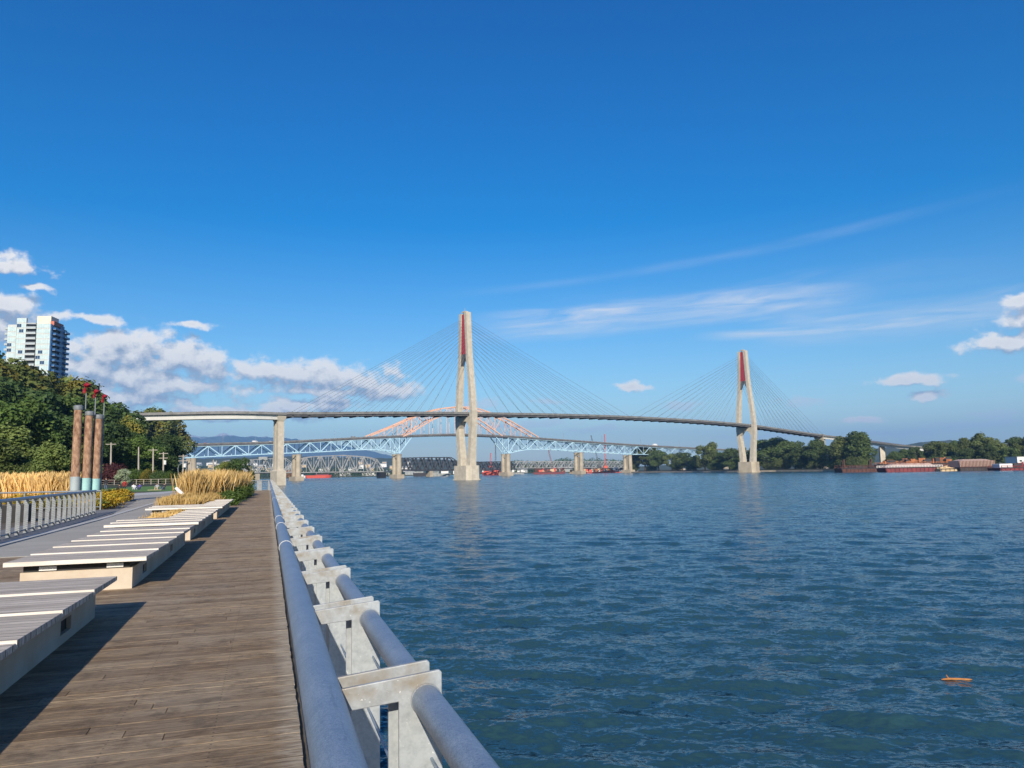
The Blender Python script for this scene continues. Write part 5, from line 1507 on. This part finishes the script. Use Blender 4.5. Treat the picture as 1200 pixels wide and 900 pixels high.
for px, D, pose, tp_, lg, rz, lab in ((125.5,100,'stand','c_black','c_denim',2.6,'person in a dark jacket and jeans standing at the left edge of the lawn'),
     (141,98,'sit','c_black','c_black',2.9,'person in black sitting on the grass beside the one in red'), (147,96,'stand','c_red','c_black',3.0,'person in a red top beside the yellow flowering shrubs'),
     (158,106,'sit','c_white','c_white',3.6,'person dressed in white sitting on the lawn'), (164.5,106,'sit','c_purple','c_denim',2.6,'person in a purple blue top sitting next to the one in white'),
     (185,102,'sit','c_grey','tan_cloth',3.1,'person in grey sitting on a pale blanket on the lawn'), (193,102,'sit','c_black','c_denim',2.7,'person in black sitting at the right end of the lawn'),
     (253,47.0,'sit','c_brown','c_brown',3.4,'person in brown sitting half hidden in the straw grass')):
    p = at(px, D, z=0); z_ = 0.0
    o = person((p.x, p.y, z_ if px != 253 else .40), rz, pose, M[tp_], M[lg], lab)
    if px == 147: o.scale = (1,1,.8)
p = at(185.5, 101.6)
bl = MB().frame_box((p.x, p.y, .02), ca*.9, cb_*.8, (0,0,.02)).build('blanket', M['tan_cloth'], origin=(p.x,p.y,0)); tag(bl, 'pale tan blanket spread on the lawn', 'blanket')

# ================================================================== FLOATING LOG
q0 = None
def on_water(px, py):
    az_, el_ = pxae(px, py); D = (EYE-WATER)/math.tan(-el_)
    return W(D*math.sin(az_), D*math.cos(az_), WATER)
a = on_water(1103, 796); b = on_water(1139, 795.5)
t = MB(); d = b-a
pts = [a+d*f+Vector((0,0,-.005+.012*math.sin(f*5))) for f in (0,.08,.3,.6,.9,1)]
t.tube(pts, [.010,.024,.032,.032,.024,.010], 10).tube([a+d*.25, a+d*.17+Vector((0,0,.12))], [.025,.01], 6)
M['driftwood'] = simple('driftwood', (.48,.21,.05), (.34,.14,.04), .7, scale=5, stretch=(1,1,1), bump=.4)
tag(t.build('driftwood', M['driftwood'], origin=tuple(a), smooth=True), 'orange brown piece of driftwood floating on the river', 'driftwood')

# ================================================================== HAZE
hz_m = bpy.data.materials.new('haze_air'); hz_m.use_nodes = True
nt = hz_m.node_tree; nt.nodes.clear()
vo = nt.nodes.new('ShaderNodeVolumePrincipled'); oo = nt.nodes.new('ShaderNodeOutputMaterial')
vo.inputs['Color'].default_value = (.26,.56,1.0,1); vo.inputs['Density'].default_value = 7.5e-5; vo.inputs['Anisotropy'].default_value = 0.0
nt.links.new(vo.outputs[0], oo.inputs['Volume'])
HB = 17000
hb_ = MB().box(-HB, HB, -3000, 17500, -12, 900)
tag(hb_.build('haze', hz_m), kind='stuff')

# ================================================================== WORLD, SUN, CAMERA
SUN_FROM = Vector((-.21, -.86, .43)).normalized()
el = math.asin(SUN_FROM.z); az = math.atan2(SUN_FROM.x, SUN_FROM.y)   # azimuth clockwise from +Y
w = bpy.data.worlds.new('World'); sc.world = w; w.use_nodes = True
T = NT(w.node_tree); T.N.clear()
sky = T.n('ShaderNodeTexSky'); sky.sky_type = 'NISHITA'; sky.sun_disc = False
sky.sun_elevation = el; sky.sun_rotation = az
sky.altitude = 0; sky.air_density = 1.0; sky.dust_density = .6; sky.ozone_density = 3.0
hs = T.n('ShaderNodeHueSaturation'); hs.inputs['Hue'].default_value = .503; hs.inputs['Saturation'].default_value = 1.6; hs.inputs['Value'].default_value = 1.0
T.L.new(sky.outputs[0], hs.inputs['Color'])
tc = T.n('ShaderNodeTexCoord').outputs['Generated']
sx = T.n('ShaderNodeSeparateXYZ'); T.L.new(tc, sx.inputs[0])
azn = T.math('SUBTRACT', T.math('ARCTAN2', sx.outputs[0], sx.outputs[1]), YAW)
eln = T.math('ARCSINE', sx.outputs[2])
T.L.new(T.mapr(eln, 0, .62, 1.36, 1.66), hs.inputs['Saturation'])
T.L.new(T.mapr(eln, .1, .62, .501, .514), hs.inputs['Hue'])
cv = T.n('ShaderNodeCombineXYZ'); T.L.new(azn, cv.inputs[0]); T.L.new(eln, cv.inputs[1])
AE = cv.outputs[0]
CUM = [(120,412,52,20),(165,410,62,24),(215,424,48,24),(140,440,90,18),(100,430,40,26),(240,434,34,16),
       (310,436,55,17),(360,440,62,20),(415,446,60,20),(455,456,42,14),(380,458,90,8),
       (150,466,80,12),(115,478,40,16),(290,486,110,9),(345,476,55,12),(392,472,34,12),(240,484,50,9),(190,452,90,12),
       (4,358,44,14),(-20,375,50,24),(14,314,36,8),(-10,303,30,10),(95,372,50,6),(38,337,16,4),(228,381,26,5),
       (738,455,24,6),(1172,402,44,10),(1198,350,22,9),(1202,376,28,13),(1072,446,34,8),(1086,462,18,6.5),(1014,492,20,5.5),(1204,440,14,8),
       (640,496,44,7),(600,500,60,5),(700,503,40,5),(560,474,40,10),(800,474,30,9),(1170,486,40,6),(1150,497,60,5),(940,470,34,7),(640,470,26,5),(895,510,60,4),(1050,508,70,4)]
FAINT = CUM[32:]
def field(vec, ells, warp):
    v = T.vmath('ADD', vec, warp)
    cur = None
    for (px, py, rx, ry) in ells:
        a, e = pxae(px, py); ix, iy = 900/rx/1.15, 900/ry/1.1
        q = T.vmath('MULTIPLY_ADD', v, (ix, iy, 0), (-a*ix, -e*iy, 0))
        l = T.vmath('LENGTH', q)
        if cur is None: cur = l
        else:
            m_ = T.n('ShaderNodeMath', operation='SMOOTH_MIN'); T.setin(m_, 0, cur); T.setin(m_, 1, l); m_.inputs[2].default_value = .35; cur = m_.outputs[0]
    return cur
wn = T.noise(AE, 22, 4, .6, fac=False)
warp = T.vmath('MULTIPLY', T.vmath('SUBTRACT', wn, (.5,.5,.5)), (.030,.020,0))
def raw(vec):
    nz = T.noise(T.vmath('MULTIPLY', vec, (1, 1.25, 1)), 36, 7, .60)
    L1 = field(vec, CUM[:32], warp)
    s_ = T.math('SUBTRACT', 1.0, L1)
    return T.math('ADD', T.math('MULTIPLY', s_, .9), T.math('MULTIPLY', T.math('SUBTRACT', nz, .5), 2.1))
r0 = raw(AE); r1 = raw(T.vmath('ADD', AE, (-.003,.013,0)))
dens = T.mapr(r0, -.02, .55, 0, .95, smooth=True)
light = T.mapr(T.math('SUBTRACT', r0, r1), -.32, .34, 0, 1)
core = T.mapr(r0, .3, 1.4, 1.0, .72)
light = T.math('MULTIPLY', light, core)
ccol = T.mix(light, (2.5,3.05,4.0), (8.0,7.7,7.3))
base = T.mix(dens, hs.outputs[0], ccol)
# faint low clouds
lf_ = field(AE, FAINT, warp)
fn = T.math('ADD', T.math('SUBTRACT', 1.0, lf_), T.math('MULTIPLY', T.math('SUBTRACT', T.noise(T.vmath('MULTIPLY', AE, (1,2,1)), 45, 6, .6), .5), 1.8))
base = T.mix(T.mapr(fn, .1, .75, 0, .6, smooth=True), base, (5.6,6.2,6.9))
# cirrus: stretched noise inside tilted bands
def band(x0, y0, x1, y1, half, scale, amt, seed, soft=1.0):
    a0, e0 = pxae(x0, y0); a1, e1 = pxae(x1, y1)
    dx, dy = a1-a0, e1-e0; L = math.hypot(dx, dy); dx /= L; dy /= L
    rel = T.vmath('SUBTRACT', AE, (a0, e0, 0))
    u = T.vmath('DOT_PRODUCT', rel, (dx, dy, 0)); v = T.vmath('DOT_PRODUCT', rel, (-dy, dx, 0))
    uv = T.n('ShaderNodeCombineXYZ'); T.L.new(T.math('MULTIPLY', u, scale), uv.inputs[0]); T.L.new(T.math('MULTIPLY', v, scale*9), uv.inputs[1]); uv.inputs[2].default_value = seed
    n_ = T.noise(uv.outputs[0], 1.0, 6, .6, .6)
    wv_ = T.math('MULTIPLY', T.math('SUBTRACT', T.noise(uv.outputs[0], .35, 3), .5), half/900*1.6)
    across = T.mapr(T.math('ABSOLUTE', T.math('ADD', v, wv_)), 0, half/900, 1, 0, smooth=True)
    along = T.math('MULTIPLY', T.mapr(u, 0, L*.25, 0, 1, smooth=True), T.mapr(u, L*.7, L, 1, 0, smooth=True))
    return T.math('MULTIPLY', T.math('MULTIPLY', across, along), T.mapr(n_, .28, .72, 0, amt))
ci = None
for args in ((520,384,1080,322,24,9,.85,1.0), (600,372,1300,300,30,8,.10,4.0), (800,396,1220,362,9,8,1.0,2.0), (860,392,1330,345,26,7,.55,5.0), (480,350,1240,208,8,6,.13,3.0), (1040,372,1240,326,9,9,.3,6.0)):
    b_ = band(*args); ci = b_ if ci is None else T.math('MAXIMUM', ci, b_)
base = T.mix(ci, base, (6.0,6.3,6.8))
bg = T.n('ShaderNodeBackground'); T.L.new(base, bg.inputs[0]); bg.inputs[1].default_value = .110
wo = T.n('ShaderNodeOutputWorld'); T.L.new(bg.outputs[0], wo.inputs[0])

sl_ = bpy.data.lights.new('sun', 'SUN'); sl_.energy = 5.0; sl_.angle = R(.5); sl_.color = (1, .90, .76)
so = bpy.data.objects.new('sun', sl_); COL.objects.link(so)
so.rotation_euler = SUN_FROM.to_track_quat('Z', 'Y').to_euler()

cam = bpy.data.cameras.new('camera'); co = bpy.data.objects.new('camera', cam); COL.objects.link(co); sc.camera = co
cam.sensor_width = 36; cam.lens = 36*900/1200; cam.clip_start = .05; cam.clip_end = 60000
co.location = (0, 0, EYE)
fw = Vector((math.sin(YAW)*math.cos(PITCH), math.cos(YAW)*math.cos(PITCH), math.sin(PITCH)))
rt = Vector((math.cos(YAW), -math.sin(YAW), 0)); up = rt.cross(fw)
c_, s_ = math.cos(ROLL), math.sin(ROLL)
r2 = rt*c_ - up*s_; u2 = up*c_ + rt*s_
mw = Matrix((r2, u2, -fw)).transposed().to_4x4(); mw.translation = (0, 0, EYE)
co.matrix_world = mw

sc.view_settings.view_transform = 'Standard'; sc.view_settings.look = 'None'; sc.view_settings.exposure = 0.3; sc.view_settings.gamma = 1.0
sc.view_settings.use_curve_mapping = False
sc.render.engine = 'CYCLES'
sc.cycles.use_denoising = True
sc.cycles.max_bounces = 5; sc.cycles.diffuse_bounces = 2; sc.cycles.glossy_bounces = 2; sc.cycles.transparent_max_bounces = 4; sc.cycles.volume_bounces = 0
sc.cycles.caustics_reflective = False; sc.cycles.caustics_refractive = False
